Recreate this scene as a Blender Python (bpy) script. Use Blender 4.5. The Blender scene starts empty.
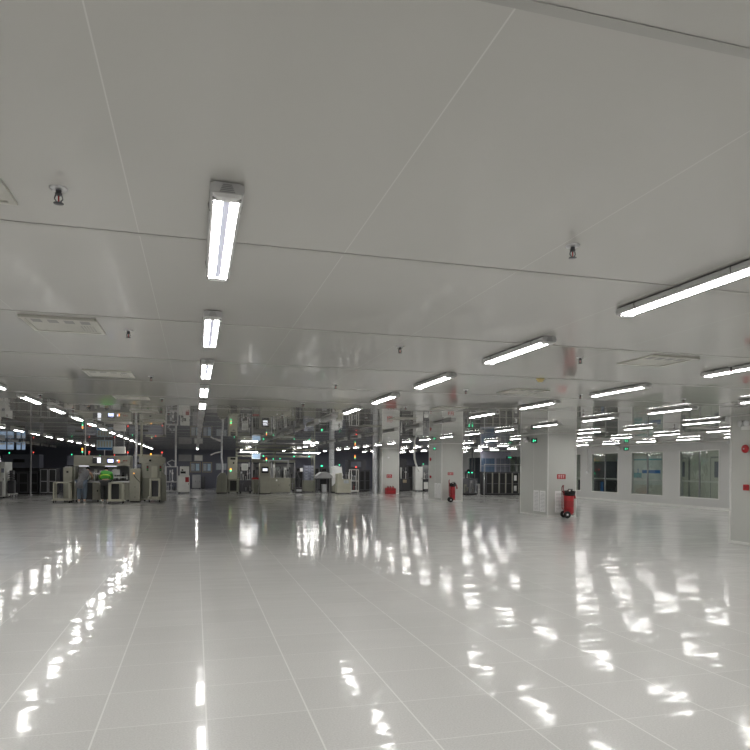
import bpy, bmesh, math, random
from mathutils import Vector, Matrix
random.seed(7)
SC = bpy.context.scene
COL = SC.collection
PI = math.pi

# ------------------------------------------------------------------ materials
def mat(name, col, rough=0.5, metal=0.0, emit=0.0, ecol=None, var=0.06, scale=4.0, spec=0.5, coat=0.0, coat_r=0.05):
    m = bpy.data.materials.new(name); m.use_nodes = True
    nt = m.node_tree; b = nt.nodes['Principled BSDF']
    b.inputs['Roughness'].default_value = rough
    b.inputs['Metallic'].default_value = metal
    b.inputs['Specular IOR Level'].default_value = spec
    b.inputs['Coat Weight'].default_value = coat
    b.inputs['Coat Roughness'].default_value = coat_r
    tc = nt.nodes.new('ShaderNodeTexCoord'); n = nt.nodes.new('ShaderNodeTexNoise')
    n.inputs['Scale'].default_value = scale; n.inputs['Detail'].default_value = 3
    nt.links.new(tc.outputs['Object'], n.inputs['Vector'])
    r = nt.nodes.new('ShaderNodeValToRGB')
    r.color_ramp.elements[0].position = 0.3; r.color_ramp.elements[1].position = 0.7
    r.color_ramp.elements[0].color = tuple(max(0, c * (1 - var)) for c in col) + (1,)
    r.color_ramp.elements[1].color = tuple(min(1, c * (1 + var)) for c in col) + (1,)
    nt.links.new(n.outputs['Fac'], r.inputs['Fac'])
    nt.links.new(r.outputs['Color'], b.inputs['Base Color'])
    if emit:
        b.inputs['Emission Color'].default_value = tuple(ecol or col) + (1,)
        b.inputs['Emission Strength'].default_value = emit
    return m

LAMP_E = 32.0
M = {}
M['beige'] = mat('beige_enamel', (.31, .305, .255), .42)
M['beige_d'] = mat('worn_olive_enamel', (.19, .19, .155), .45)
M['cream'] = mat('cream_enamel', (.43, .42, .345), .4)
M['white'] = mat('white_powder_coat', (.74, .74, .72), .4)
M['plastic'] = mat('white_plastic', (.85, .85, .85), .35)
M['grey'] = mat('mid_grey_paint', (.30, .30, .31), .45)
M['bgrey'] = mat('blue_grey_paint', (.18, .19, .24), .45)
M['dark'] = mat('charcoal_paint', (.045, .045, .05), .4)
M['dark2'] = mat('graphite_paint', (.09, .09, .10), .4)
M['black'] = mat('black_rubber', (.012, .012, .013), .6)
M['steel'] = mat('brushed_steel', (.55, .56, .58), .28, 1.0)
M['alu'] = mat('aluminium', (.62, .62, .63), .35, .9)
M['foil'] = mat('silver_duct_foil', (.75, .76, .80), .3, .85, scale=20, var=.2)
M['red'] = mat('signal_red', (.42, .022, .028), .35)
M['redd'] = mat('dark_red', (.28, .02, .025), .4)
M['wood'] = mat('pale_wood', (.35, .29, .2), .5)
M['yellow'] = mat('yellowed_plastic', (.62, .50, .22), .5)
M['teal'] = mat('teal_print', (.16, .42, .45), .5)
M['blue'] = mat('blue_print', (.02, .14, .42), .5)
M['paleblue'] = mat('pale_blue_print', (.45, .6, .72), .5)
M['housing'] = mat('lamp_housing', (.55, .55, .55), .35)
M['clip'] = mat('stainless_clip', (.5, .5, .5), .25, 1.0)
M['lamp_on'] = mat('lit_diffuser', (.9, .9, .9), .3, emit=LAMP_E, ecol=(1, .985, .955), var=0)
M['lamp_mid'] = mat('lit_reflector_strip', (.6, .6, .65), .3, emit=0.32, ecol=(.72, .76, .95), var=0)
M['lamp_off'] = mat('unlit_diffuser', (.5, .5, .5), .3)
M['g_on'] = mat('green_indicator', (.0, .5, .2), .3, emit=1.8, ecol=(.05, 1, .45), var=0)
M['r_on'] = mat('red_indicator', (.6, .02, .02), .3, emit=1.6, ecol=(1, .08, .05), var=0)
M['o_on'] = mat('orange_indicator', (.7, .3, .02), .3, emit=2.2, ecol=(1, .45, .05), var=0)
M['scr'] = mat('lit_screen', (.3, .35, .8), .2, emit=1.8, ecol=(.55, .6, 1.0), var=0)
M['scr_w'] = mat('bright_glow', (.7, .7, .8), .2, emit=.8, ecol=(.9, .92, 1.0), var=0)  # kiosk screen, plus added fill strips and a painted window reflection
M['scr_b'] = mat('dim_screen', (.3, .45, .6), .2, emit=.25, ecol=(.45, .6, .85), var=0)
M['grille'] = mat('grille_white', (.86, .86, .86), .4)
M['gdark'] = mat('louvre_recess', (.32, .32, .32), .6)
M['label'] = mat('printed_label', (.42, .46, .5), .4, var=.5, scale=60)
M['coat_g'] = mat('grey_work_coat', (.16, .16, .17), .85, var=.15, scale=25)
M['vest'] = mat('green_vest', (.07, .36, .05), .75, var=.15, scale=25)
M['stripe'] = mat('reflective_yellow_stripe', (.55, .85, .08), .5)
M['jeans'] = mat('grey_blue_trousers', (.10, .13, .17), .85)
M['trous'] = mat('black_trousers', (.035, .035, .035), .85)
M['skin'] = mat('skin', (.55, .36, .26), .55)
M['hair'] = mat('black_hair', (.012, .011, .01), .45)
M['shoe'] = mat('shoe', (.5, .5, .5), .6)

def math_node(nt, op, a, b=None, c=None):
    n = nt.nodes.new('ShaderNodeMath'); n.operation = op
    for i, v in enumerate((a, b, c)):
        if v is None: continue
        if isinstance(v, (int, float)): n.inputs[i].default_value = v
        else: nt.links.new(v, n.inputs[i])
    return n.outputs[0]

def glass_mat(name, tint=(.86, .9, .88)):
    m = bpy.data.materials.new(name); m.use_nodes = True
    nt = m.node_tree; nt.nodes.clear()
    o = nt.nodes.new('ShaderNodeOutputMaterial'); mx = nt.nodes.new('ShaderNodeMixShader')
    t = nt.nodes.new('ShaderNodeBsdfTransparent'); g = nt.nodes.new('ShaderNodeBsdfGlossy')
    t.inputs['Color'].default_value = tint + (1,)
    g.inputs['Roughness'].default_value = .02
    lw = nt.nodes.new('ShaderNodeLayerWeight'); lw.inputs['Blend'].default_value = .5
    fac = math_node(nt, 'ADD', math_node(nt, 'MULTIPLY', math_node(nt, 'POWER', lw.outputs['Facing'], 4.0), .9), .08)
    tc = nt.nodes.new('ShaderNodeTexCoord'); n = nt.nodes.new('ShaderNodeTexNoise')
    n.inputs['Scale'].default_value = 1.6
    bp = nt.nodes.new('ShaderNodeBump'); bp.inputs['Strength'].default_value = .25; bp.inputs['Distance'].default_value = .018
    nt.links.new(tc.outputs['Object'], n.inputs['Vector']); nt.links.new(n.outputs['Fac'], bp.inputs['Height'])
    nt.links.new(bp.outputs['Normal'], g.inputs['Normal'])
    nt.links.new(fac, mx.inputs[0]); nt.links.new(t.outputs[0], mx.inputs[1]); nt.links.new(g.outputs[0], mx.inputs[2])
    nt.links.new(mx.outputs[0], o.inputs[0])
    return m
M['glass'] = glass_mat('window_glass')

def line_mask(nt, coord, start, pitch, half):
    """1 on a thin line repeating every pitch, 0 elsewhere"""
    a = math_node(nt, 'SUBTRACT', coord, start - pitch / 2)
    f = math_node(nt, 'FLOORED_MODULO', a, pitch)
    d = math_node(nt, 'ABSOLUTE', math_node(nt, 'SUBTRACT', f, pitch / 2))
    return math_node(nt, 'LESS_THAN', d, half)

def mixcol(nt, fac, a, b):
    n = nt.nodes.new('ShaderNodeMix'); n.data_type = 'RGBA'
    nt.links.new(fac, n.inputs[0])
    for s, v in ((n.inputs[6], a), (n.inputs[7], b)):
        if isinstance(v, tuple): s.default_value = v + (1,) if len(v) == 3 else v
        else: nt.links.new(v, s)
    return n.outputs[2]

def floor_mat():
    m = bpy.data.materials.new('antistatic_floor_tiles'); m.use_nodes = True
    nt = m.node_tree; b = nt.nodes['Principled BSDF']; L = nt.links.new
    tc = nt.nodes.new('ShaderNodeTexCoord'); sp = nt.nodes.new('ShaderNodeSeparateXYZ')
    L(tc.outputs['Object'], sp.inputs[0]); X, Y = sp.outputs[0], sp.outputs[1]
    P = .61
    mx = line_mask(nt, X, -.535, P, .005); my = line_mask(nt, Y, 4.0, P, .004)
    ix = math_node(nt, 'FLOOR', math_node(nt, 'DIVIDE', math_node(nt, 'ADD', X, .535), P))
    iy = math_node(nt, 'FLOOR', math_node(nt, 'DIVIDE', math_node(nt, 'SUBTRACT', Y, 4.0), P))
    cb = nt.nodes.new('ShaderNodeCombineXYZ'); L(ix, cb.inputs[0]); L(iy, cb.inputs[1])
    wn = nt.nodes.new('ShaderNodeTexWhiteNoise'); wn.noise_dimensions = '3D'; L(cb.outputs[0], wn.inputs['Vector'])
    # fine speckle of the laminate
    n1 = nt.nodes.new('ShaderNodeTexNoise'); n1.inputs['Scale'].default_value = 90; n1.inputs['Detail'].default_value = 4
    L(tc.outputs['Object'], n1.inputs['Vector'])
    rp = nt.nodes.new('ShaderNodeValToRGB'); rp.color_ramp.elements[0].position = .35; rp.color_ramp.elements[1].position = .65
    rp.color_ramp.elements[0].color = (.60, .595, .58, 1); rp.color_ramp.elements[1].color = (.69, .685, .67, 1)
    L(n1.outputs['Fac'], rp.inputs[0])
    sc_ = math_node(nt, 'ADD', math_node(nt, 'MULTIPLY', wn.outputs['Value'], .05), .965)
    vm = nt.nodes.new('ShaderNodeVectorMath'); vm.operation = 'SCALE'; L(rp.outputs[0], vm.inputs[0]); L(sc_, vm.inputs['Scale'])
    c1 = mixcol(nt, math_node(nt, 'MULTIPLY', my, .9), vm.outputs[0], (.78, .78, .76))
    c2 = mixcol(nt, math_node(nt, 'MULTIPLY', mx, .85), c1, (.85, .85, .83))
    L(c2, b.inputs['Base Color'])
    b.inputs['Roughness'].default_value = .28
    b.inputs['Specular IOR Level'].default_value = .12
    b.inputs['Coat Weight'].default_value = 1.0; b.inputs['Coat Roughness'].default_value = .065
    b.inputs['Coat IOR'].default_value = 1.155
    # surface unevenness: gentle waves and a slightly different tilt per tile
    mp = nt.nodes.new('ShaderNodeMapping'); mp.inputs['Scale'].default_value = (1.5, 9.0, 1)
    L(tc.outputs['Object'], mp.inputs[0])
    n2 = nt.nodes.new('ShaderNodeTexNoise'); n2.inputs['Scale'].default_value = 1.0; n2.inputs['Detail'].default_value = 3.0
    L(mp.outputs[0], n2.inputs['Vector'])
    w1 = nt.nodes.new('ShaderNodeVectorMath'); w1.operation = 'SUBTRACT'; L(n2.outputs['Color'], w1.inputs[0]); w1.inputs[1].default_value = (.5, .5, .5)
    w2 = nt.nodes.new('ShaderNodeVectorMath'); w2.operation = 'MULTIPLY'; L(w1.outputs[0], w2.inputs[0]); w2.inputs[1].default_value = (.012, .085, 0)
    ge = nt.nodes.new('ShaderNodeNewGeometry')
    w3 = nt.nodes.new('ShaderNodeVectorMath'); w3.operation = 'ADD'; L(ge.outputs['Normal'], w3.inputs[0]); L(w2.outputs[0], w3.inputs[1])
    v1 = nt.nodes.new('ShaderNodeVectorMath'); v1.operation = 'SUBTRACT'; L(wn.outputs['Color'], v1.inputs[0]); v1.inputs[1].default_value = (.5, .5, .5)
    v2 = nt.nodes.new('ShaderNodeVectorMath'); v2.operation = 'MULTIPLY'; L(v1.outputs[0], v2.inputs[0]); v2.inputs[1].default_value = (.004, .012, 0)
    v3 = nt.nodes.new('ShaderNodeVectorMath'); v3.operation = 'ADD'; L(w3.outputs[0], v3.inputs[0]); L(v2.outputs[0], v3.inputs[1])
    v4 = nt.nodes.new('ShaderNodeVectorMath'); v4.operation = 'NORMALIZE'; L(v3.outputs[0], v4.inputs[0])
    L(v4.outputs[0], b.inputs['Normal']); L(v4.outputs[0], b.inputs['Coat Normal'])
    return m

def ceiling_mat():
    m = bpy.data.materials.new('steel_faced_ceiling_panels'); m.use_nodes = True
    nt = m.node_tree; b = nt.nodes['Principled BSDF']; L = nt.links.new
    tc = nt.nodes.new('ShaderNodeTexCoord'); sp = nt.nodes.new('ShaderNodeSeparateXYZ')
    L(tc.outputs['Object'], sp.inputs[0]); X, Y = sp.outputs[0], sp.outputs[1]
    mx = line_mask(nt, X, -.275, 1.030, .0024)
    n1 = nt.nodes.new('ShaderNodeTexNoise'); n1.inputs['Scale'].default_value = .5; n1.inputs['Detail'].default_value = 2
    L(tc.outputs['Object'], n1.inputs['Vector'])
    rp = nt.nodes.new('ShaderNodeValToRGB'); rp.color_ramp.elements[0].position = .3; rp.color_ramp.elements[1].position = .7
    rp.color_ramp.elements[0].color = (.50, .495, .47, 1); rp.color_ramp.elements[1].color = (.53, .525, .50, 1)
    L(n1.outputs['Fac'], rp.inputs[0])
    L(mixcol(nt, mx, rp.outputs[0], (.63, .63, .605)), b.inputs['Base Color'])
    b.inputs['Roughness'].default_value = .5
    b.inputs['Specular IOR Level'].default_value = .05
    b.inputs['Coat Weight'].default_value = 1.0; b.inputs['Coat Roughness'].default_value = .015
    b.inputs['Coat IOR'].default_value = 1.6
    # each panel sits very slightly out of plane, with a little ripple across the sheet
    ix = math_node(nt, 'FLOOR', math_node(nt, 'DIVIDE', math_node(nt, 'ADD', X, .275), 1.030))
    iy = math_node(nt, 'FLOOR', math_node(nt, 'DIVIDE', math_node(nt, 'SUBTRACT', Y, 1.44), 1.955))
    cb = nt.nodes.new('ShaderNodeCombineXYZ'); L(ix, cb.inputs[0]); L(iy, cb.inputs[1])
    wn = nt.nodes.new('ShaderNodeTexWhiteNoise'); L(cb.outputs[0], wn.inputs['Vector'])
    n2 = nt.nodes.new('ShaderNodeTexNoise'); n2.inputs['Scale'].default_value = 1.2
    L(tc.outputs['Object'], n2.inputs['Vector'])
    bp = nt.nodes.new('ShaderNodeBump'); bp.inputs['Distance'].default_value = .002
    L(n2.outputs['Fac'], bp.inputs['Height'])
    v1 = nt.nodes.new('ShaderNodeVectorMath'); v1.operation = 'SUBTRACT'; L(wn.outputs['Color'], v1.inputs[0]); v1.inputs[1].default_value = (.5, .5, .5)
    v2 = nt.nodes.new('ShaderNodeVectorMath'); v2.operation = 'SCALE'; L(v1.outputs[0], v2.inputs[0]); v2.inputs['Scale'].default_value = .004
    v3 = nt.nodes.new('ShaderNodeVectorMath'); v3.operation = 'ADD'; L(bp.outputs[0], v3.inputs[0]); L(v2.outputs[0], v3.inputs[1])
    v4 = nt.nodes.new('ShaderNodeVectorMath'); v4.operation = 'NORMALIZE'; L(v3.outputs[0], v4.inputs[0])
    L(v4.outputs[0], b.inputs['Coat Normal'])
    return m

M['floor'] = floor_mat()
M['ceil'] = ceiling_mat()
M['wall'] = mat('wall_panel', (.55, .55, .54), .45, var=.02, scale=.6, coat=.15, coat_r=.15)
M['col'] = mat('column_panel', (.53, .535, .51), .4, var=.02, scale=.8, coat=.2, coat_r=.15)
M['lilac'] = mat('lilac_grey_paint', (.36, .36, .45), .45)
M['film'] = mat('blue_film', (.13, .19, .29), .2)
M['ventm'] = mat('vent_enamel', (.52, .515, .47), .4)
M['edge'] = mat('corner_profile', (.72, .72, .70), .35)
M['strip'] = mat('ceiling_joint_profile', (.38, .375, .355), .4, coat=.5, coat_r=.1)
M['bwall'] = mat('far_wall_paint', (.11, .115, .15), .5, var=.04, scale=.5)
M['cwall'] = mat('corridor_wall', (.58, .59, .52), .5, var=.05, scale=.5)

# ------------------------------------------------------------------ mesh helpers
class MB:
    def __init__(s): s.bm = bmesh.new(); s.mi = 0
    def faces(s, vs, quads, smooth=False):
        v = [s.bm.verts.new(p) for p in vs]
        for q in quads:
            try: f = s.bm.faces.new([v[i] for i in q]); f.smooth = smooth; f.material_index = s.mi
            except ValueError: pass
        return s
    def box(s, x0, x1, y0, y1, z0, z1):
        return s.faces([(x0,y0,z0),(x1,y0,z0),(x1,y1,z0),(x0,y1,z0),(x0,y0,z1),(x1,y0,z1),(x1,y1,z1),(x0,y1,z1)],
                       [(0,3,2,1),(4,5,6,7),(0,1,5,4),(1,2,6,5),(2,3,7,6),(3,0,4,7)])
    def prism(s, pts, axis, a, b):
        """outline pts (u,v) swept along axis: 'x' -> (y,z) outline, 'y' -> (x,z), 'z' -> (x,y)"""
        f = {'x': lambda p, t: (t, p[0], p[1]), 'y': lambda p, t: (p[0], t, p[1]), 'z': lambda p, t: (p[0], p[1], t)}[axis]
        n = len(pts)
        s.faces([f(p, a) for p in pts] + [f(p, b) for p in pts],
                [tuple(range(n)), tuple(range(2*n-1, n-1, -1))] + [(i, i+n, (i+1) % n + n, (i+1) % n) for i in range(n)])
        return s
    def cyl(s, p0, p1, r, n=12, r1=None):
        return s.tube([p0, p1], [r, r if r1 is None else r1], n)
    def tube(s, path, r, n=8, closed=False):
        path = [Vector(p) for p in path]; k = len(path)
        rs = r if isinstance(r, (list, tuple)) else [r] * k
        vs = []; up = None
        for i, p in enumerate(path):
            a = path[i-1] if i or closed else p; b = path[(i+1) % k] if i < k-1 or closed else p
            d = (b - a).normalized()
            if up is None: up = Vector((0,0,1)) if abs(d.z) < .9 else Vector((1,0,0))
            e = d.cross(up).normalized(); g = e.cross(d).normalized(); up = g
            for j in range(n):
                t = 2*PI*j/n; vs.append(tuple(p + (e*math.cos(t) + g*math.sin(t)) * rs[i]))
        q = []
        for i in range(k if closed else k-1):
            for j in range(n):
                q.append((i*n+j, i*n+(j+1) % n, ((i+1) % k)*n+(j+1) % n, ((i+1) % k)*n+j))
        s.faces(vs, q, True)
        if not closed:
            s.faces(vs[:n][::-1], [tuple(range(n))]); s.faces(vs[-n:], [tuple(range(n))])
        return s
    def lathe(s, prof, n=16, at=(0,0,0), axis='z'):
        vs = []
        for r, z in prof:
            for j in range(n):
                t = 2*PI*j/n; p = (r*math.cos(t), r*math.sin(t), z)
                if axis == 'y': p = (p[0], p[2], p[1])
                if axis == 'x': p = (p[2], p[0], p[1])
                vs.append((p[0]+at[0], p[1]+at[1], p[2]+at[2]))
        q = [(i*n+j, i*n+(j+1) % n, (i+1)*n+(j+1) % n, (i+1)*n+j) for i in range(len(prof)-1) for j in range(n)]
        s.faces(vs, q, True)
        for i in (0, len(prof)-1):
            if prof[i][0] > 1e-4: s.faces(vs[i*n:(i+1)*n], [tuple(range(n))])
        return s
    def build(s, name, m, parent=None, loc=None, bevel=0):
        bmesh.ops.recalc_face_normals(s.bm, faces=s.bm.faces)
        me = bpy.data.meshes.new(name); s.bm.to_mesh(me); s.bm.free()
        for x in (m if isinstance(m, (list, tuple)) else [m]): me.materials.append(M[x] if isinstance(x, str) else x)
        o = bpy.data.objects.new(name, me); COL.objects.link(o)
        if parent: o.parent = parent
        if loc: o.location = loc
        if bevel:
            b = o.modifiers.new('bevel', 'BEVEL'); b.width = bevel; b.segments = 2; b.limit_method = 'ANGLE'
        return o

def thing(name, label, cat, loc=(0,0,0), rz=0, group=None):
    o = bpy.data.objects.new(name, None); COL.objects.link(o)
    o.empty_display_size = .1; o.location = loc; o.rotation_euler = (0,0,rz)
    o['label'] = label; o['category'] = cat
    if group: o['group'] = group
    return o
def tag(o, label, cat, group=None):
    o['label'] = label; o['category'] = cat
    if group: o['group'] = group
    return o
def struct(o): o['kind'] = 'structure'; return o
def copy_tree(o, parent=None):
    c = o.copy(); COL.objects.link(c)
    if parent: c.parent = parent
    for ch in list(o.children): copy_tree(ch, c)
    return c
def B(*a): return MB().box(*a)
def part(name, m, t, *boxes, bevel=0, label=None):
    b = MB()
    for q in boxes: b.box(*q)
    o = b.build(name, m, t, bevel=bevel)
    if label: o['label'] = label
    return o

# ------------------------------------------------------------------ camera
CAMZ, TH, RO, F = 1.51, math.radians(15.45), math.radians(.45), 650.0
cd = bpy.data.cameras.new('camera'); cam = bpy.data.objects.new('camera', cd); COL.objects.link(cam)
cd.sensor_width = 36; cd.sensor_fit = 'HORIZONTAL'; cd.lens = 36 * F / 750
# principal point sits below the centre of the frame (rising-front view with upright verticals)
du, dv = 0.0, (467.7 - 375) / 750
cd.shift_x = -math.sin(RO) * dv * 0 + du
cd.shift_y = dv
cam.location = (0, 0, CAMZ)
cam.rotation_euler = (Matrix.Rotation(-TH, 3, 'Z') @ Matrix.Rotation(PI/2, 3, 'X') @ Matrix.Rotation(RO, 3, 'Z')).to_euler()
cd.clip_end = 300
SC.camera = cam
H = 2.65          # ceiling height

# ------------------------------------------------------------------ shell
XL, XR, YB, YF = -21.0, 19.2, -6.0, 46.0
struct(B(XL, XR+4.2, YB, YF, -.1, 0).build('floor', 'floor'))
struct(B(XL, XR+4.2, YB, YF, H, H+.1).build('ceiling', 'ceil'))
k = 0
y = 1.44 - 1.955*3
while y < YF:
    k += 1
    struct(B(XL+.01, XR-.03, y-.018, y+.018, H-.003, H+.001).build('trim_%d' % k, 'strip'))
    y += 1.955
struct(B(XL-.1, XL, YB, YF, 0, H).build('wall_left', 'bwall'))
struct(B(XL-.1, XR+4.2, YB-.1, YB, 0, H).build('wall_back', 'wall'))
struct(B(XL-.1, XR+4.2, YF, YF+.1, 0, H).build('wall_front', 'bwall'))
# right wall with its row of windows
WZ0, WZ1 = .43, 2.28
wins = [(11.15+3.07*i, 13.2+3.07*i) for i in range(-5, 11)]
wins = [(a, b) for a, b in wins if a > YB+1 and b < YF-.5]
mb = MB()
mb.box(XR, XR+.1, YB, YF, 0, WZ0); mb.box(XR, XR+.1, YB, YF, WZ1, H)
prev = YB
for a, b in wins + [(YF, YF)]:
    mb.box(XR, XR+.1, prev, a, WZ0, WZ1); prev = b
struct(mb.build('wall_right', 'wall'))
struct(B(XR-.022, XR-.001, YB, YF, .001, .09).build('baseboard_right', 'edge'))
struct(B(XR-.04, XR-.001, YB, YF, H-.05, H-.004).build('trim_50', 'edge'))
for i, (a, b) in enumerate(wins):
    e = bpy.data.objects.new('window_%d' % (i+1), None); COL.objects.link(e); struct(e); e.location = (XR, a, WZ0)
    w, h = b-a, WZ1-WZ0
    fr = MB()
    for x0, x1 in ((-.012, .0), (.1, .112)):
        fr.box(x0, x1, -.035, 0, -.035, h+.035); fr.box(x0, x1, w, w+.035, -.035, h+.035)
        fr.box(x0, x1, 0, w, -.035, 0); fr.box(x0, x1, 0, w, h, h+.035)
    fr.build('frame', 'edge', e)
    B(.02, .08, w/2-.02, w/2+.02, 0, h).build('mullion', 'grey', e)
    B(.03, .036, .001, w/2-.021, .001, h-.001).build('pane', 'glass', e)
    B(.03, .036, w/2+.021, w-.001, .001, h-.001).build('pane', 'glass', e)

# ------------------------------------------------------------------ corridor behind the right wall
CX = XR + 2.9
struct(B(CX, CX+.1, YB, YF, 0, H).build('wall_corridor', 'cwall'))
r = thing('handrail', 'pale handrail running along the corridor behind the windows', 'handrail', (CX-1.2, 8, 0))
B(-.02, .02, 0, 36, .99, 1.06).build('rail', 'edge', r)
for j in range(10): B(-.015, .015, 1+j*3.8, 1.03+j*3.8, 0, .989).build('post', 'steel', r)
# poster display seen through the middle window
p = thing('display_board', 'pale teal display board with blue stripe behind the middle window', 'poster', (CX-.03, 27.0, 0))
B(.002, .029, 0, 3.6, 0, .749).build('lower_panel', 'cwall', p)
B(0, .029, 0, 3.6, .75, 2.2).build('board', mat('display_board_paper', (.60, .66, .64), .5, var=.1), p)
B(-.004, 0, 0, 3.6, 2.0, 2.06).build('header_line', 'teal', p)
B(-.004, 0, 1.5, 3.6, 1.1, 1.35).build('lower_band', 'teal', p)
B(-.004, 0, .1, 1.45, 1.34, 1.5).build('stripe', 'blue', p)
for j, yy in enumerate((1.75, 2.1, 2.3)):
    lt = MB(); lt.box(-.006, 0, yy, yy+.05, 1.3, 1.56)
    if j: lt.prism([(yy, 1.3), (yy+.15, 1.3), (yy+.15, 1.34), (yy, 1.34)], 'x', -.006, 0); lt.prism([(yy, 1.52), (yy+.15, 1.52), (yy+.15, 1.56), (yy, 1.56)], 'x', -.006, 0)
    lt.build('letter', 'blue', p)
def corridor_door(y, lab, w=1.0, m='cwall'):
    d = thing('corridor_door', lab, 'door', (CX-.05, y, 0))
    B(0, .049, -.06, w+.06, .002, 2.12).build('frame', 'grey', d)
    B(-.02, 0, 0, w, .01, 2.05).build('leaf', m, d)
    B(-.026, -.0201, .2, w-.2, 1.2, 1.9).build('pane', 'bgrey', d)
    MB().tube([(-.06, w-.12, 1.0), (-.06, w-.12, 1.1)], .012).build('handle', 'steel', d)
corridor_door(25.2, 'greenish corridor door behind the right window, left of its mullion')
corridor_door(22.9, 'narrow corridor door behind the right window, right of its mullion', .9)
d = thing('equipment_rack', 'black open equipment rack in the corridor behind the leftmost clear window', 'rack', (CX-1.0, 30.3, 0))
B(0, .9, 0, 2.4, 0, .9).build('lower_cabinet', 'dark', d); B(.1, .9, 0, 2.4, .92, 1.95).build('upper_cabinet', 'dark2', d)
for j in range(5): B(-.02, .0, .05+j*.48, .4+j*.48, .15, .85).build('door', 'dark2', d)
B(-.03, -.001, .02, .25, .2, .85).build('blue_panel', 'blue', d)

# ------------------------------------------------------------------ ceiling batten lights
def lamp_proto(lit, simple):
    e = thing('ceiling_batten_light', '', 'lamp', (0, 0, H))
    Ln, hw = 1.22, .066
    hs = MB()
    prof = [(-hw, -.012), (-hw, -.042), (-hw+.006, -.0505), (-.052, -.0505), (-.052, -.047), (.052, -.047), (.052, -.0505), (hw-.006, -.0505), (hw, -.042), (hw, -.012), (.05, -.005), (-.05, -.005)]
    hs.prism(prof, 'y', 0, Ln)
    hs.build('housing', 'housing', e)
    df = MB()
    pr = [(-.050, -.0482), (-.049, -.0510), (-.036, -.0545), (-.014, -.056), (.014, -.056), (.036, -.0545), (.049, -.0510), (.050, -.0482)]
    y0, y1 = .05, Ln-.05
    for i in range(len(pr)-1):
        df.mi = 1 if i == 3 and lit else 0
        (a, za), (b, zb) = pr[i], pr[i+1]
        df.faces([(a,y0,za),(b,y0,zb),(b,y1,zb),(a,y1,za)], [(0,1,2,3)])
    df.mi = 0
    for yy, sgn in ((y0, 1), (y1, -1)): df.faces([(a, yy, z) for a, z in pr], [tuple(range(len(pr)))])
    df.faces([(pr[0][0],y0,pr[0][1]),(pr[-1][0],y0,pr[-1][1]),(pr[-1][0],y1,pr[-1][1]),(pr[0][0],y1,pr[0][1])], [(0,1,2,3)])
    df.build('diffuser', ['lamp_on' if lit else 'lamp_off', 'lamp_mid' if lit else 'lamp_off'], e)
    for yy in (0, Ln):
        s = 1 if yy == 0 else -1
        ec = MB(); a = [(-.058, -.0482), (-.054, -.057), (-.04, -.064), (.04, -.064), (.054, -.057), (.058, -.0482)]
        ec.prism(a, 'y', yy, yy+s*.048)
        o = ec.build('end_cap', 'plastic' if not simple else 'housing', e)
        if not simple:
            ft = MB()
            for q in range(5): ft.box(-.03+q*.003, .03-q*.003, yy-s*.003, yy, -.044+q*.007, -.041+q*.007)
            ft.build('vent_ribs', 'grey', o)
            for x in (-.048, .048): MB().cyl((x, yy+s*.03, -.066), (x, yy+s*.03, -.056), .010, 10).build('screw', 'clip', o)
    for yy in (.2, Ln-.2):
        c = MB()
        c.box(-.02, .02, yy-.012, yy+.012, -.006, 0)
        if not simple:
            for sx in (-1, 1): c.tube([(sx*.02, yy, -.004), (sx*.064, yy, -.006), (sx*.07, yy, -.02), (sx*.062, yy, -.05)], .0035, 6)
        c.build('mounting_clip', 'clip', e)
    return e
P_on, P_off = lamp_proto(True, False), lamp_proto(False, False)
P_ons, P_offs = lamp_proto(True, True), lamp_proto(False, True)
used = set()
ordn = lambda n: ['nearest', 'second', 'third', 'fourth', 'fifth', 'sixth', 'seventh', 'eighth', 'ninth', 'tenth', 'eleventh', 'twelfth',
                  'thirteenth', 'fourteenth', 'fifteenth', 'sixteenth', 'seventeenth', 'eighteenth', 'nineteenth', 'twentieth'][n]
rown = {-4: 'the fourth row left of', -3: 'the third row left of', -2: 'the second row left of', -1: 'the first row left of', 0: '',
        1: 'the first row right of', 2: 'the second row right of', 3: 'the third row right of', 4: 'the fourth row right of',
        5: 'the fifth row right of', 6: 'the sixth row right of'}
for kx in range(-4, 7):
    if kx == -4: continue
    x = .115 + 2.80*kx
    for ky in range(-2, 20):
        y = (2.66 + 2.22*(ky-1) if ky else .27) + .03*x
        if y > YF-1.8: continue
        if 10.3 < x < 11.9 and any(a-1.4 < y < b for a, b in ((9.4, 11.05), (18.2, 19.8), (27.5, 29.1), (35.9, 37.5))): continue
        lit = True
        if kx in (0, 1, 2) and 13 < y < (39, 35, 30)[kx]: lit = False
        if kx == -3 and y > 14: lit = False
        far = y > 12
        proto = {(1,0): P_on, (0,0): P_off, (1,1): P_ons, (0,1): P_offs}[(int(lit), int(far))]
        if proto.name in used: o = copy_tree(proto)
        else: o = proto; used.add(proto.name)
        o.location = (x, y, H)
        st = 'lit' if lit else 'unlit'
        row = 'the central row' if kx == 0 else rown[kx] + ' centre'
        if ky < 0: lab = '%s batten light behind the camera, %s back, %s' % (st, ordn(-ky-1), row)
        else: lab = '%s batten light, %s ahead in %s' % (st, ordn(ky), row)
        o['label'] = lab; o['group'] = 'ceiling batten lights'
for q in (P_on, P_off, P_ons, P_offs):
    if q.name not in used:
        for c in list(q.children_recursive): bpy.data.objects.remove(c)
        bpy.data.objects.remove(q)
for i, y in enumerate((14, 18.5, 23, 27.5, 32, 36.5)):
    o = copy_tree(P_ons); o.location = (XR+1.5, y, H)  # unseen lamps added so the corridor behind the glass is bright
    o['label'] = 'unseen batten light added to brighten the corridor, %s along behind the right wall' % ordn(i); o['group'] = 'added corridor lights'

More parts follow.
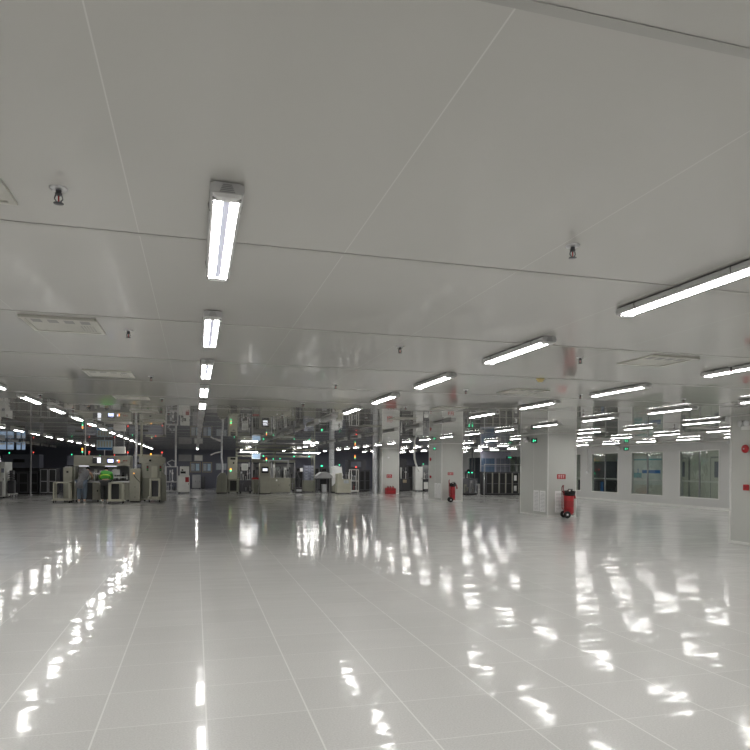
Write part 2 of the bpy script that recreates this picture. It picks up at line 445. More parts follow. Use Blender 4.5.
# ------------------------------------------------------------------ sprinklers, vents, detector
def sprinkler():
    e = thing('sprinkler_head', '', 'sprinkler', (0,0,H))
    MB().lathe([(.036, -.0005), (.034, -.006), (.02, -.009), (.014, -.009)], 20).build('escutcheon', 'alu', e)
    MB().lathe([(.011, -.009), (.011, -.022), (.014, -.022), (.014, -.03), (.006, -.032)], 12).build('body', 'dark2', e)
    f = MB()
    for s in (-1, 1): f.tube([(s*.012, 0, -.03), (s*.016, 0, -.045), (s*.005, 0, -.06)], .0025, 6)
    f.build('yoke', 'dark2', e)
    MB().cyl((0,0,-.032), (0,0,-.058), .003, 8).build('bulb', 'red', e)
    d = MB().lathe([(.003, -.058), (.02, -.062), (.02, -.064), (.002, -.064)], 16); d.build('deflector', 'dark2', e)
    return e
sp = sprinkler(); first = True
sx = [(-8.5,'fifth column left'), (-6.5,'fourth column left'), (-4.5,'third column left'), (-2.5,'second column left'), (-.57,'first column left'),
      (1.91,'first column right'), (3.9,'second column right'), (5.85,'third column right'), (7.8,'fourth column right'), (12.6,'sixth column right'), (16.0,'seventh column right')]
for x, nm in sx:
    for j in range(6):
        y = 3.03 + 3.0*j - (.1 if j > 2 else 0)
        if x == -2.5 and j < 3 or x == 3.9 and j == 0: continue
        if j == 0 and x > 3 or x < -3 and j < 3: continue
        o = sp if first else copy_tree(sp); first = False
        o.location = (x*.966, y*.966, H)
        o['label'] = 'dark pendent sprinkler head, %s ahead in the %s of the centre' % (ordn(j), nm)
        o['group'] = 'ceiling sprinkler heads'
def vent():
    w, d = .55, .58
    e = thing('ceiling_vent', '', 'vent', (0,0,H))
    fr = MB()
    fr.box(0, w, 0, .035, -.022, 0); fr.box(0, w, d-.03, d, -.012, 0); fr.box(0, .03, .035, d-.03, -.014, 0); fr.box(w-.03, w, .035, d-.03, -.014, 0)
    fr.build('frame', 'ventm', e, bevel=.003)
    B(.03, w-.03, .035, d-.03, -.006, 0).build('plate', 'ventm', e)
    for j in range(4):
        s = B(.06+j*.118, .06+j*.118+.07, .12, .22, -.0075, -.006).build('slot', 'gdark', e)
    h = MB()
    for a in range(5):
        for b in range(5): h.cyl((.4+a*.022, .3+b*.045, -.0075), (.4+a*.022, .3+b*.045, -.006), .007, 8)
    h.build('perforation', 'gdark', e)
    return e
vt = vent(); first = True
for x, nm in ((-1.35, 'left of the central lights'), (4.5, 'between the first and second light rows at right'), (-7.2, 'far left beyond the second row of lights'), (13.2, 'beyond the columns on the right')):
    for j in range(6):
        y = 2.66 + 2.98*j
        if x > 0 and j < 1 or x < -5 and j < 4 or x > 10 and j < 3: continue
        o = vt if first else copy_tree(vt); first = False
        o.location = (x*.966, y*.966, H); o['group'] = 'ceiling vents'
        o['label'] = 'cream slotted ceiling vent %s, %s ahead' % (nm, ordn(j))
s = thing('smoke_detector', 'yellowed round smoke detector on the ceiling ahead of the nearer wheeled extinguisher', 'smoke detector', (4.18, 7.34, H))
MB().lathe([(.05, 0), (.052, -.012), (.045, -.018)], 24).build('base', 'yellow', s)
MB().lathe([(.042, -.018), (.038, -.036), (.02, -.045), (.001, -.046)], 24).build('sensor_dome', 'yellow', s)

# ------------------------------------------------------------------ columns
def grille(parent, face, a0, z0, a1, z1):
    """louvred panel on a column face: 'l' = left face (x=0), 'f' = front face (y=0)"""
    fr, sl = MB(), MB()
    def bx(m, u0, u1, d0, d1, v0, v1):
        if face == 'l': m.box(-d1, -d0, u0, u1, v0, v1)
        else: m.box(u0, u1, -d1, -d0, v0, v1)
    bx(fr, a0, a0+.03, .001, .014, z0, z1); bx(fr, a1-.03, a1, .001, .014, z0, z1)
    bx(fr, a0+.03, a1-.03, .001, .014, z0, z0+.03); bx(fr, a0+.03, a1-.03, .001, .014, z1-.03, z1)
    g = fr.build('vent_grille', 'grille', parent)
    n = 14; st = (z1-z0-.06)/n
    for i in range(n): bx(sl, a0+.03, a1-.03, .002, .009, z0+.03+i*st+.012, z0+.03+(i+1)*st)
    sl.build('louvres', 'grille', g)
    b = MB(); bx(b, a0+.03, a1-.03, .0005, .002, z0+.03, z1-.03); b.build('backing', 'gdark', g)
def column(x, y, w, d, lab, gl=True, gf=False):
    e = thing('column', lab, 'column', (x, y, 0))
    B(0, w, 0, d, 0, H-.001).build('panel_cladding', 'col', e)
    for cx, cy in ((0,0), (w,0), (0,d), (w,d)):
        MB().lathe([(.022, .002), (.022, H-.002)], 12, (cx, cy, 0)).build('corner_profile', 'edge', e)
    k = MB(); k.box(-.012, 0, 0, d, .002, .06); k.box(0, w, -.012, 0, .002, .06); k.build('skirting', 'edge', e)
    t = MB(); t.box(-.02, 0, 0, d, H-.03, H-.002); t.box(0, w, -.02, 0, H-.03, H-.002); t.build('top_trim', 'edge', e)
    B(-.003, .0, d*.5-.004, d*.5+.004, .07, H-.04).build('panel_joint', 'edge', e)
    if gl:
        grille(e, 'l', .12, .15, .46, .82); grille(e, 'l', .52, .15, .86, .82)
    if gf: grille(e, 'f', .26, .15, .6, .82)
    return e
column(10.75, 9.4, 1.0, 1.68, 'off-white square column at the right edge, with a red bell', False)
column(10.65, 18.2, 1.0, 1.75, 'off-white column with a red wheeled extinguisher before it, in front of the windowed wall', True, True)
column(10.73, 27.5, 1.0, 1.65, 'off-white column with a slim red wheeled extinguisher, middle of the row')
column(10.35, 35.9, 1.0, 1.6, 'farthest off-white column, with red extinguisher box at its foot', False)

def wall_sign(x, y, z, w, h, lab, n=3):
    s = thing('fire_equipment_sign', lab, 'sign', (x, y, z))
    B(0, w, -.006, 0, 0, h).build('plate', 'red', s)
    l = MB(); cw = w*.8/n
    for i in range(n):
        x0 = w*.1 + i*cw
        l.box(x0+cw*.1, x0+cw*.85, -.0085, -.006, h*.72, h*.8); l.box(x0+cw*.1, x0+cw*.85, -.0085, -.006, h*.45, h*.52)
        l.box(x0+cw*.42, x0+cw*.52, -.0085, -.006, h*.2, h*.86); l.box(x0+cw*.15, x0+cw*.8, -.0085, -.006, h*.18, h*.25)
    l.build('white_lettering', 'plastic', s)
wall_sign(10.98, 18.2, 1.2, .3, .15, 'red rectangular fire sign above the larger wheeled extinguisher')
wall_sign(11.02, 27.5, 1.2, .27, .13, 'red rectangular fire sign on the middle column above its extinguisher')
wall_sign(10.62, 35.9, .93, .32, .2, 'red fire sign on the farthest column above the red box')

def exit_sign(loc, rz, lab):
    s = thing('exit_sign', lab, 'exit sign', loc, rz)
    B(-.17, .17, -.03, -.001, -.075, .075).build('housing', 'dark', s, bevel=.004)
    B(-.15, .15, -.032, -.030, -.06, .06).build('face', 'dark2', s)
    g = MB()
    # running figure and arrow
    g.lathe([(.011, -.001), (.011, .001)], 10, (-.01, -.033, .043), 'y')
    for a in [((-.01, 0, .03), (-.02, 0, -.005)), ((-.02, 0, -.005), (.012, 0, -.02)), ((.012, 0, -.02), (.008, 0, -.05)), ((-.02, 0, -.005), (-.04, 0, -.03)),
              ((-.04, 0, -.03), (-.065, 0, -.03)), ((-.01, 0, .025), (.025, 0, .01)), ((-.01, 0, .025), (-.04, 0, .012))]:
        (x0, _, z0), (x1, _, z1) = a; g.tube([(x0, -.034, z0), (x1, -.034, z1)], .005, 6)
    g.build('running_figure', 'g_on', s)
    a = MB(); a.box(.06, .12, -.036, -.032, -.008, .008); a.prism([(.12, -.03), (.145, 0), (.12, .03)], 'y', -.036, -.032); a.build('arrow', 'g_on', s)
    return s
def twin_light(loc, rz, lab):
    s = thing('emergency_light', lab, 'emergency light', loc, rz)
    B(-.11, .11, -.05, -.001, -.07, .02).build('battery_box', 'white', s, bevel=.005)
    for sx in (-1, 1):
        h = MB(); h.lathe([(.03, .0), (.06, -.03), (.068, -.08), (.06, -.085), (.001, -.078)], 16, (sx*.075, -.04, .06), 'y')
        o = h.build('spot_head', 'alu', s)
    return s
RL = -PI/2   # faces -x
exit_sign((10.63, 19.0, 2.43), RL, 'dark exit sign with green running figure on the column face near the windowed wall')
twin_light((10.63, 19.45, 2.46), RL, 'twin-head emergency light beside the exit sign on the nearer visible column')
exit_sign((10.71, 28.35, 2.42), RL, 'small green exit sign on the side of the middle column')
exit_sign((XR-.014, 25.85, 2.47), RL, 'green exit sign on the right wall above the windows')
twin_light((XR-.014, 26.4, 2.5), RL, 'twin-head emergency light beside the exit sign on the right wall')
twin_light((XR-.014, 19.7, 2.5), RL, 'twin-head emergency light on the right wall, beside the near column edge')
twin_light((10.73, 10.64, 2.4), RL, 'twin-head emergency light high on the column at the right edge')
def bell(loc, lab, r=.085):
    s = thing('fire_alarm_bell', lab, 'alarm bell', loc, RL)
    MB().lathe([(r*.6, -.001), (r*.6, -.02), (r, -.022), (r, -.035), (r*.9, -.055), (r*.4, -.066), (.001, -.068)], 28, (0,0,0), 'y').build('gong', 'red', s)
    MB().lathe([(.014, -.066), (.014, -.076), (.001, -.078)], 12, (0,0,0), 'y').build('centre_nut', 'steel', s)
def call_point(loc, lab):
    s = thing('fire_call_point', lab, 'call point', loc, RL)
    B(-.06, .06, -.045, -.001, -.06, .06).build('box', 'red', s, bevel=.01)
    B(-.035, .035, -.048, -.0455, -.03, .03).build('push_plate', 'redd', s)
bell((10.73, 10.66, 1.95), 'round red fire alarm bell on the column at the right edge')
call_point((10.73, 10.64, 1.17), 'red manual call point below the bell, column at the right edge')
bell((10.71, 28.85, 1.93), 'small dark-red alarm bell on the side of the middle column')
call_point((10.71, 28.85, 1.1), 'red call point on the side of the middle column')
s = thing('wall_conduit', 'white cable conduit ending in a small round box beside the left window', 'conduit', (XR-.001, 28.95, 0))
MB().tube([(-.02, 0, 1.42), (-.02, 0, H-.06)], .014, 8).build('pipe', 'white', s)
MB().lathe([(.05, 0), (.05, -.05), (.001, -.06)], 16, (0, 0, 1.36), 'x').build('junction_box', 'plastic', s)
b = thing('wall_bracket', 'small white oval fitting high on the farthest column', 'fitting', (10.72, 35.9, 2.1))
MB().lathe([(.05, -.001), (.05, -.02), (.001, -.03)], 16, (0,0,0), 'y').build('cover', 'plastic', b)
B(-.015, .015, -.04, -.031, -.05, .05).build('latch', 'alu', b)

# ------------------------------------------------------------------ wheeled extinguishers
def wheeled_ext(loc, rz, lab, sc=1.0, slim=False):
    e = thing('wheeled_fire_extinguisher', lab, 'fire extinguisher', loc, rz)
    e.scale = (sc, sc, sc)
    r = .115 if slim else .15
    # local x = forward (away from handle), y = axle direction
    MB().lathe([(r*.7, .12), (r, .15), (r, .66), (r*.86, .72), (r*.5, .76), (.03, .77)], 28, (.0, 0, 0)).build('cylinder', 'red', e)
    lb = MB().lathe([(r+.002, .34), (r+.002, .54)], 28); lb.build('paper_label', 'redd', e)
    v = MB().lathe([(.035, .77), (.035, .82), (.05, .83), (.05, .87), (.001, .88)], 14); v.build('valve', 'black', e)
    B(-.02, .12, -.02, .02, .88, .9).build('lever', 'black', e)
    h = MB()
    for q in range(3):
        n = 26; rr = r+.012+q*.01
        h.tube([(rr*math.cos(2*PI*i/n), rr*math.sin(2*PI*i/n), .725+q*.045+.012*math.sin(2*PI*i/n)) for i in range(n)], .022, 8, True)
    h.tube([(.03, .02, .84), (.1, .06, .86), (.15, .08, .83)], .015)
    hs = h.build('hose', 'black', e)
    MB().tube([(.15, .08, .83), (.19, .07, .74), (.2, .03, .6)], [.016, .022, .034], 10).build('nozzle', 'redd', e)
    f = MB()
    for s in (-1, 1):
        f.tube([(-.02, s*.1, .1), (-r-.03, s*.1, .3), (-r-.04, s*.09, .8), (-r-.05, s*.07, .95), (-r-.03, s*.04, 1.0)], .012, 8)
    f.tube([(-r-.03, -.042, 1.0), (-r-.03, .042, 1.0)], .013, 8)
    f.tube([(-r-.03, -.1, .3), (-r-.03, .1, .3)], .01)
    f.build('push_handle', 'redd', e)
    c = MB(); c.box(-.1, .12, -.1, .1, .1, .118); c.tube([(-.1, -.19, .11), (-.1, .19, .11)], .012)
    c.build('carriage', 'redd', e)
    for s in (-1, 1):
        w = MB().lathe([(.06, -.02), (.105, -.02), (.11, -.008), (.11, .008), (.105, .02), (.06, .02)], 26, (-.1, s*.17, .11), 'y').build('wheel', 'black', e)
        MB().lathe([(.001, -.024), (.03, -.024), (.035, -.018), (.062, -.012), (.062, .012), (.035, .018), (.03, .024), (.001, .024)], 20, (-.1, s*.17, .11), 'y').build('hub', 'alu', w)
    MB().tube([(.1, 0, .1), (.17, 0, .05), (.2, 0, .012), (.26, 0, .012)], .012).build('front_foot', 'steel', e)
    g = MB().lathe([(.025, 0), (.025, -.012), (.001, -.013)], 14, (.0, -.05, .85), 'y').build('pressure_gauge', 'white', e)
    return e
wheeled_ext((11.17, 17.82, 0), math.radians(-14), 'large red wheeled fire extinguisher before the column near the windowed wall', 1.0)
wheeled_ext((11.08, 27.05, 0), math.radians(-14), 'slim red wheeled fire extinguisher before the middle column', 1.0, True)
e = thing('extinguisher_box', 'open red fire extinguisher box on the floor against the farthest column', 'box', (10.5, 35.55, 0))
bb = MB(); bb.box(0, .58, 0, .02, .01, .3); bb.box(0, .58, .26, .28, .01, .36); bb.box(0, .02, .02, .26, .01, .34); bb.box(.56, .58, .02, .26, .01, .34); bb.box(.02, .56, .02, .26, .01, .03)
bb.build('case', 'redd', e); B(.08, .5, -.004, -.001, .1, .2).build('lettering_panel', 'red', e)
for i, x in enumerate((10.64, 10.79, 10.94)):
    q = thing('fire_extinguisher', ['left', 'middle', 'right'][i]+' one of three red hand extinguishers standing in the red box', 'fire extinguisher', (x, 35.69, .032), 0, 'hand extinguishers in the red box')
    MB().lathe([(.05, 0), (.055, .01), (.055, .33), (.03, .38), (.015, .39)], 16).build('cylinder', 'red', q)
    MB().lathe([(.018, .39), (.018, .42)], 10).box(-.06, .03, -.01, .01, .42, .44).build('valve_handle', 'black', q)
    MB().tube([(.02, 0, .41), (.06, 0, .38), (.062, 0, .2)], .008).build('hose', 'black', q)

exec_machines = True
# ------------------------------------------------------------------ machine hall helpers
def cab(name, lab, x0, x1, y0, d, z1, m='beige', doors=1, z0=.06, cat='cabinet', feet=True, extra=None, group=None, vents=False):
    """floor cabinet: body, plinth feet, doors with handles; local origin = front left foot"""
    e = thing(name, lab, cat, (x0, y0, 0), 0, group)
    w = x1-x0
    B(0, w, 0, d, z0, z1).build('body', m, e, bevel=.01)
    if feet:
        for fx in (.04, w-.08):
            for fy in (.04, d-.08): B(fx, fx+.04, fy, fy+.04, 0, z0).build('foot', 'black', e)
    else: B(.03, w-.03, .03, d-.03, 0, z0).build('plinth', 'black', e)
    if doors:
        dw = w/doors
        for i in range(doors):
            g = B(i*dw+.02, (i+1)*dw-.02, -.012, 0, z0+.04, z1-.05).build('door', m, e, bevel=.004)
            B(i*dw+dw-.07, i*dw+dw-.05, -.03, -.012, (z0+z1)/2-.05, (z0+z1)/2+.05).build('handle', 'black', g)
            if vents:
                v = MB()
                for q in range(6): v.box(i*dw+.08, (i+1)*dw-.1, -.015, -.012, z0+.12+q*.03, z0+.132+q*.03)
                v.build('vent_slots', 'dark', g)
    return e
def tower(parent, x, y, z, cols, h=.2):
    """stack light as a part with its lenses as sub-parts"""
    p = MB().cyl((x, y, z), (x, y, z+h), .01, 8).build('stack_light_pole', 'alu', parent)
    for i, c in enumerate(cols):
        MB().cyl((x, y, z+h+i*.062), (x, y, z+h+.058+i*.062), .026, 12).build('stack_light_lens', c, p)
def mech(parent, x0, x1, y0, y1, z0, z1, n, seed, pal=('plastic', 'steel', 'dark', 'white', 'dark2')):
    """tooling of the work cell: slides, pneumatic cylinders, bowls and brackets, each its own part"""
    r = random.Random(seed)
    cx = (x1-x0)/n
    for i in range(n):
        a = x0 + i*cx; m = pal[r.randrange(len(pal))]; k = r.randrange(4); y = r.uniform(y0, y0+(y1-y0)*.5); hh = r.uniform(.45, 1)*(z1-z0)
        b = MB()
        if k == 0:
            b.box(a+cx*.1, a+cx*.8, y, y+.14, z0, z0+.05); b.box(a+cx*.3, a+cx*.55, y+.03, y+.12, z0+.05, z0+hh); b.box(a+cx*.15, a+cx*.75, y-.05, y+.1, z0+hh*.6, z0+hh*.75)
            b.build('linear_slide', m, parent)
        elif k == 1:
            b.lathe([(cx*.18, z0), (cx*.2, z0+.06), (cx*.4, z0+hh*.7), (cx*.42, z0+hh*.75), (cx*.36, z0+hh*.72), (cx*.1, z0+.1)], 16, (a+cx*.5, y+.12, 0)); b.build('feeder_bowl', m, parent)
        elif k == 2:
            b.cyl((a+cx*.5, y+.1, z0), (a+cx*.5, y+.1, z0+hh*.6), cx*.16, 12); b.cyl((a+cx*.5, y+.1, z0+hh*.6), (a+cx*.5, y+.1, z0+hh), .012, 8); b.box(a+cx*.25, a+cx*.75, y, y+.2, z0+hh*.55, z0+hh*.65)
            b.build('pneumatic_cylinder', m, parent)
        else:
            b.box(a+cx*.15, a+cx*.35, y, y+.1, z0, z0+hh); b.box(a+cx*.35, a+cx*.9, y-.03, y+.1, z0+hh*.78, z0+hh); b.tube([(a+cx*.8, y, z0+hh*.78), (a+cx*.85, y-.02, z0+hh*.4), (a+cx*.6, y, z0+.02)], .012, 6)
            b.build('gripper_arm', m, parent)
def cart(lab, x, y, w=.62, d=.5, h=.84):
    e = thing('tube_cart', lab, 'cart', (x, y, 0), 0, 'white tube carts')
    f = MB(); r = .028
    for cx in (r, w-r):
        for cy in (r, d-r): f.box(cx-r, cx+r, cy-r, cy+r, .1, h)
    for z in (.12, h-.044):
        f.box(0, w, 0, 2*r, z, z+.044); f.box(0, w, d-2*r, d, z, z+.044); f.box(0, 2*r, 0, d, z, z+.044); f.box(w-2*r, w, 0, d, z, z+.044)
    f.build('frame', 'cream', e)
    B(-.05, w+.05, -.02, d+.02, .1, .135).build('base_shelf', 'cream', e)
    for cx in (.02, w-.02):
        for cy in (.04, d-.04):
            c = MB().lathe([(.001, -.014), (.045, -.014), (.045, .014), (.001, .014)], 14, (cx, cy, .046), 'x'); c.box(cx-.02, cx+.02, cy-.01, cy+.01, .06, .1)
            c.build('caster', 'black', e)
    return e

# ---- left assembly line (about 28 m away)
e = cab('loader_cabinet', 'narrow beige cabinet at the left end of the assembly line, behind a tube cart', -5.22, -4.87, 29.1, .6, 1.42)
B(.12, .2, -.02, -.0125, 1.2, 1.28).build('sensor', 'black', e)
B(.05, .3, .1, .5, 1.421, 1.47).build('top_guard', 'grey', e)
cart('white tube cart at the left end, beside the grey-coated worker', -5.45, 28.3)
cart('white tube cart to the right of the green-vested worker', -3.3, 27.45, .55)

L = thing('assembly_machine', 'long beige open-fronted assembly machine where two workers bend over', 'machine', (-4.83, 29.1, 0))
B(0, 2.2, 0, 1.1, 1.52, 1.93).build('hood', 'beige', L, bevel=.02)
B(0, 2.2, -.015, 0, 1.5, 1.53).build('hood_lip', 'cream', L)
B(.02, 2.18, 1.02, 1.1, .1, 1.51).build('back_panel', 'grey', L)
B(0, .04, .02, 1.0, .1, 1.51).build('side_panel', 'beige', L); B(2.16, 2.2, .02, 1.0, .1, 1.51).build('side_panel', 'beige', L)
B(.04, 2.16, .05, 1.0, .8, .86).build('worktop', 'alu', L)
for i, (a, b) in enumerate(((.05, .1), (.72, 1.1), (1.75, 2.15))):
    q = B(a, b, .05, .95, .08, .8).build('lower_cabinet', 'beige', L)
    if b-a > .2: B((a+b)/2-.02, (a+b)/2+.02, .03, .05, .42, .5).build('latch', 'black', q)
B(.1, 2.1, .3, .34, .08, .78).build('kick_panel', 'dark', L)
for x in (.08, .9, 2.08): B(x, x+.05, .1, .15, 0, .08).build('foot', 'black', L)
q = B(.72, 1.06, -.02, -.001, 1.6, 1.88).build('inspection_window', 'dark', L); B(.9, 1.04, -.024, -.0205, 1.62, 1.84).build('painted_reflection', 'scr_w', q)  # bright glowing patch painted on the dark window as its reflection
B(.74, 1.04, -.028, -.0245, 1.83, 1.87).build('label_strip', 'plastic', q)
B(1.08, 1.1, -.02, -.001, 1.54, 1.92).build('hood_joint', 'grey', L)
q = B(1.28, 1.56, -.03, -.001, 1.6, 1.82).build('monitor', 'black', L); B(1.31, 1.53, -.033, -.0305, 1.64, 1.78).build('screen', 'scr', q)
for x, c in ((1.68, 'scr'), (1.74, 'o_on'), (1.74, 'r_on'), (1.92, 'redd'), (1.98, 'redd'), (2.05, 'redd')):
    z = 1.7 if c != 'r_on' else 1.64
    B(x-.02, x+.02, -.015, -.001, z, z+.045).build('button', c, L)
mech(L, .08, 1.0, .25, .8, .86, 1.45, 6, 3, ('plastic', 'white', 'steel', 'plastic'))
mech(L, 1.0, 2.1, .3, .8, .86, 1.4, 7, 9, ('plastic', 'dark', 'steel', 'plastic', 'dark2'))
B(.06, .45, .9, 1.0, .9, 1.48).build('white_tray', 'plastic', L)
B(.7, 1.2, .12, .2, 1.15, 1.2).build('guide_rail', 'plastic', L); B(1.4, 2.0, .12, .2, 1.0, 1.05).build('guide_rail', 'plastic', L)
B(.12, .5, .45, .5, 1.47, 1.5).build('added_fill_strip', 'scr_w', L)  # glowing strips added under the hood to brighten the machine interior
B(1.15, 1.6, .45, .5, 1.47, 1.5).build('added_fill_strip', 'scr_w', L)
B(.95, 1.25, .3, .34, .95, 1.3).build('white_cover', 'plastic', L)
B(1.45, 1.75, .3, .34, 1.12, 1.35).build('white_cover', 'plastic', L)
B(1.5, 2.1, .14, .2, .87, .93).build('cable_tray', 'dark', L)
tower(L, .28, .3, 1.931, ('g_on', 'r_on', 'o_on'), .12); tower(L, .52, .5, 1.931, ('r_on',), .12); tower(L, 2.05, .4, 1.931, ('r_on',), .12)
MB().tube([(.38, .4, 1.931), (.38, .4, 2.66)], .02).build('support_post', 'alu', L)

L = thing('press_machine', 'tall olive-beige press machine with square doorway at the right end of the line', 'machine', (-2.62, 28.6, 0))
B(.0, .42, 0, .9, .05, 1.4).build('control_cabinet', 'beige', L, bevel=.015)
B(.03, .39, .03, .87, 0, .05).build('plinth', 'black', L)
q = B(.12, .22, -.02, -.001, 1.13, 1.28).build('switch_box', 'grey', L); B(.15, .19, -.03, -.0205, 1.18, 1.22).build('button', 'o_on', q)
MB().tube([(.17, -.01, 1.12), (.25, -.02, 1.0), (.42, -.02, .82)], .012).build('cable', 'black', L)
for z in (.2, .62): B(.2, .23, -.01, -.001, z, z+.03).build('lock', 'dark', L)
B(.43, 1.3, .35, 1.2, .08, 1.62).build('main_body', 'beige', L, bevel=.02)
mb = MB(); mb.prism([(.34, 1.621), (.34, 1.92), (1.25, 1.92), (1.36, 1.86), (1.38, 1.7), (1.36, 1.621)], 'y', .35, 1.2); mb.build('top_hood', 'beige', L)
MB().lathe([(.045, 0), (.045, -.02), (.03, -.025), (.001, -.02)], 16, (.78, .34, 1.74), 'y').build('round_port', 'black', L)
B(.45, .78, .34, .349, .15, 1.0).build('side_door', 'beige_d', L)
MB().prism([(.45, 1.0), (.78, .8), (.78, .82), (.47, 1.04)], 'y', .3, .338).build('slanted_brace', 'beige_d', L)
B(.78, 1.12, .3, .349, .98, 1.55).build('window_frame', 'beige', L)
B(.84, 1.06, .29, .2995, 1.02, 1.5).build('window_plate', 'cream', L)
for x in (.68, 1.2):
    q = B(x-.035, x+.035, .325, .349, 1.3, 1.52).build('indicator_plate', 'dark', L)
    B(x-.02, x+.02, .318, .3245, 1.43, 1.48).build('button', 'red', q); B(x-.02, x+.02, .318, .3245, 1.34, 1.39).build('button', 'vest', q)
f = MB(); f.box(.78, .86, -.05, .34, .1, .98); f.box(1.14, 1.22, -.05, .34, .1, .98); f.box(.86, 1.14, -.05, .34, .9, .98); f.box(.72, 1.24, -.05, .34, .12, .22)
f.build('conveyor_frame', 'cream', L); B(.86, 1.14, .2, .34, .22, .9).build('conveyor_panel', 'dark2', L)
MB().prism([(1.24, .05), (1.24, 1.3), (1.42, 1.12), (1.46, .05)], 'y', .1, .34).build('side_guard', 'beige_d', L)
for x in (.76, 1.16): B(x, x+.04, 0, .04, 0, .12).build('foot', 'black', L)
for x in (.5, 1.2): B(x, x+.06, 1.0, 1.06, 0, .08).build('foot', 'black', L)
B(.1, 1.2, .6, 1.1, 1.921, 2.0).build('roof_tray', 'cream', L)
tower(L, .8, .5, 1.921, ('o_on',), .06); tower(L, 1.25, .5, 1.921, ('r_on',), .14)
mb = MB(); mb.tube([(.2, .45, 1.401), (.2, .45, 1.9), (.22, .45, 2.3), (.22, .45, 2.66)], .055, 12); mb.build('flexible_duct', 'foil', L)
mb = MB(); mb.tube([(.42, .5, 1.62), (.42, .5, 2.66)], .05, 12); mb.build('exhaust_pipe', 'cream', L)

s = thing('cable_bundle', 'black cable bundle rising from the right end of the hood to the ceiling', 'cable', (-2.82, 29.55, 0))
for q in range(3): MB().tube([(a+q*.03, b, c) for a, b, c in [(0, 0, 1.945), (.02, .1, 2.2), (.0, .1, 2.45), (.06, .1, 2.64)]], .013, 6).build('cable', 'black', s)
# overhead boards of the line
s = thing('andon_board', 'pale blue status board hung above the green-vested worker', 'board', (-4.0, 29.4, 2.16))
B(0, .62, 0, .04, 0, .42).build('panel', 'paleblue', s); B(.02, .6, -.004, -.001, .02, .1).build('footer', 'blue', s)
mb = MB()
for i in range(5): mb.box(.05+i*.11, .12+i*.11, -.004, -.001, .14, .38)
mb.build('rows', 'cream', s); MB().tube([(.31, .02, .42), (.31, .02, .5)], .012).build('hanger', 'alu', s)
MB().tube([(.31, .02, 0), (.31, .02, -.22)], .014).build('support_post', 'alu', s)
s = thing('electrical_box', 'white electrical box hung from the ceiling beside the silver duct', 'box', (-3.36, 29.5, 2.02))
B(0, .48, 0, .2, 0, .3).build('body', 'white', s, bevel=.01); MB().tube([(.05, .1, .3), (.05, .1, .64)], .012).build('hanger', 'alu', s); MB().tube([(.42, .1, .3), (.42, .1, .64)], .012).build('hanger', 'alu', s)
B(.02, .46, -.01, -.001, .03, .27).build('door', 'white', s)

# ---- left edge
e = cab('control_cabinet', 'beige control cabinet at the left edge with grey lower door', -9.95, -8.35, 33.0, 1.2, 1.64, 'white', doors=3, vents=True)
B(1.28, 1.5, -.02, -.0125, .1, .75).build('grey_door', 'grey', e); B(1.45, 1.57, -.016, -.0125, 1.15, 1.35).build('display', 'bgrey', e)
tower(e, 1.2, .4, 1.641, ('o_on',), .12)
MB().tube([(1.25, .6, 1.64), (1.2, .6, 1.95), (1.1, .6, 2.3), (1.12, .6, 2.66)], .04).build('cable_bundle', 'foil', e)
e = thing('pump_trolley', 'dark wheeled pump trolley with hoses beside the left edge cabinet', 'trolley', (-8.3, 33.0, 0))
B(0, .35, 0, .6, .15, .2).build('base', 'white', e); B(.03, .3, .1, .5, .2, .8).build('pump', 'dark', e, bevel=.03)
mb = MB()
for z in (.85, .95, 1.05): mb.tube([(.05, .1, z), (.2, .05, z+.05), (.3, .2, z-.02), (.2, .4, z), (.05, .3, z+.03)], .02)
mb.build('hoses', 'black', e); B(.1, .26, .15, .4, .8, 1.25).build('gauge_panel', 'dark2', e)
for x in (.06, .3):
    for y in (.06, .54): MB().lathe([(.001, -.02), (.07, -.02), (.07, .02), (.001, .02)], 14, (x, y, .072), 'x').build('caster', 'grey', e)
for i, (x, w, lab) in enumerate(((-8.72, .30, 'left one of the lit blue-white hanging boards at the left'), (-8.36, .26, 'second lit blue-white hanging board from the left'),
                                 (-7.98, .16, 'narrow hanging board, third from the left edge'), (-7.76, .14, 'narrow hanging board, fourth from the left edge'))):
    s = thing('hanging_board', lab, 'board', (x, 33.4, 2.22), 0, 'hanging boards at the left')
    B(0, w, 0, .03, 0, .34).build('panel', 'scr_b', s); B(.02, w-.02, -.004, -.001, .22, .32).build('white_field', 'plastic', s)
    MB().tube([(w/2, .015, .34), (w/2, .015, .44)], .008).build('hanger', 'alu', s)

# dark racks and hooded machines far left
def rack(lab, x0, w, y, z1, n, m='dark', fm='grey', d=.8, group='dark equipment racks'):
    e = thing('equipment_rack', lab, 'rack', (x0, y, 0), 0, group)
    B(0, w, .02, d, .05, z1).build('body', m, e)
    B(.03, w-.03, .05, d-.05, 0, .05).build('plinth', 'black', e)
    dw = w/n
    for i in range(n):
        g = B(i*dw+.03, (i+1)*dw-.03, -.005, .0195, .1, z1-.05).build('door', 'black', e)
        mb = MB(); a, b = i*dw+.02, (i+1)*dw-.02
        for z in (.08, z1/2-.02, z1-.08): mb.box(a, b, -.02, -.0055, z, z+.035)
        mb.box(a, a+.035, -.02, -.0055, .115, z1-.08); mb.box(b-.035, b, -.02, -.0055, .115, z1-.08)
        mb.build('door_frame', fm, g)
    return e
rack('dark rack with two pale-framed doors at the far left', -7.75, .8, 37.0, 1.35, 2)
rack('low black rack left of the pale-framed one', -9.3, 1.4, 37.4, 1.15, 3, fm='dark2')
rack('black rack between the pale-framed rack and the line', -6.85, 1.5, 38.0, 1.4, 4, fm='dark2')
rack('black rack furthest right behind the assembly line', -5.2, 1.8, 38.2, 1.3, 4, fm='dark2')
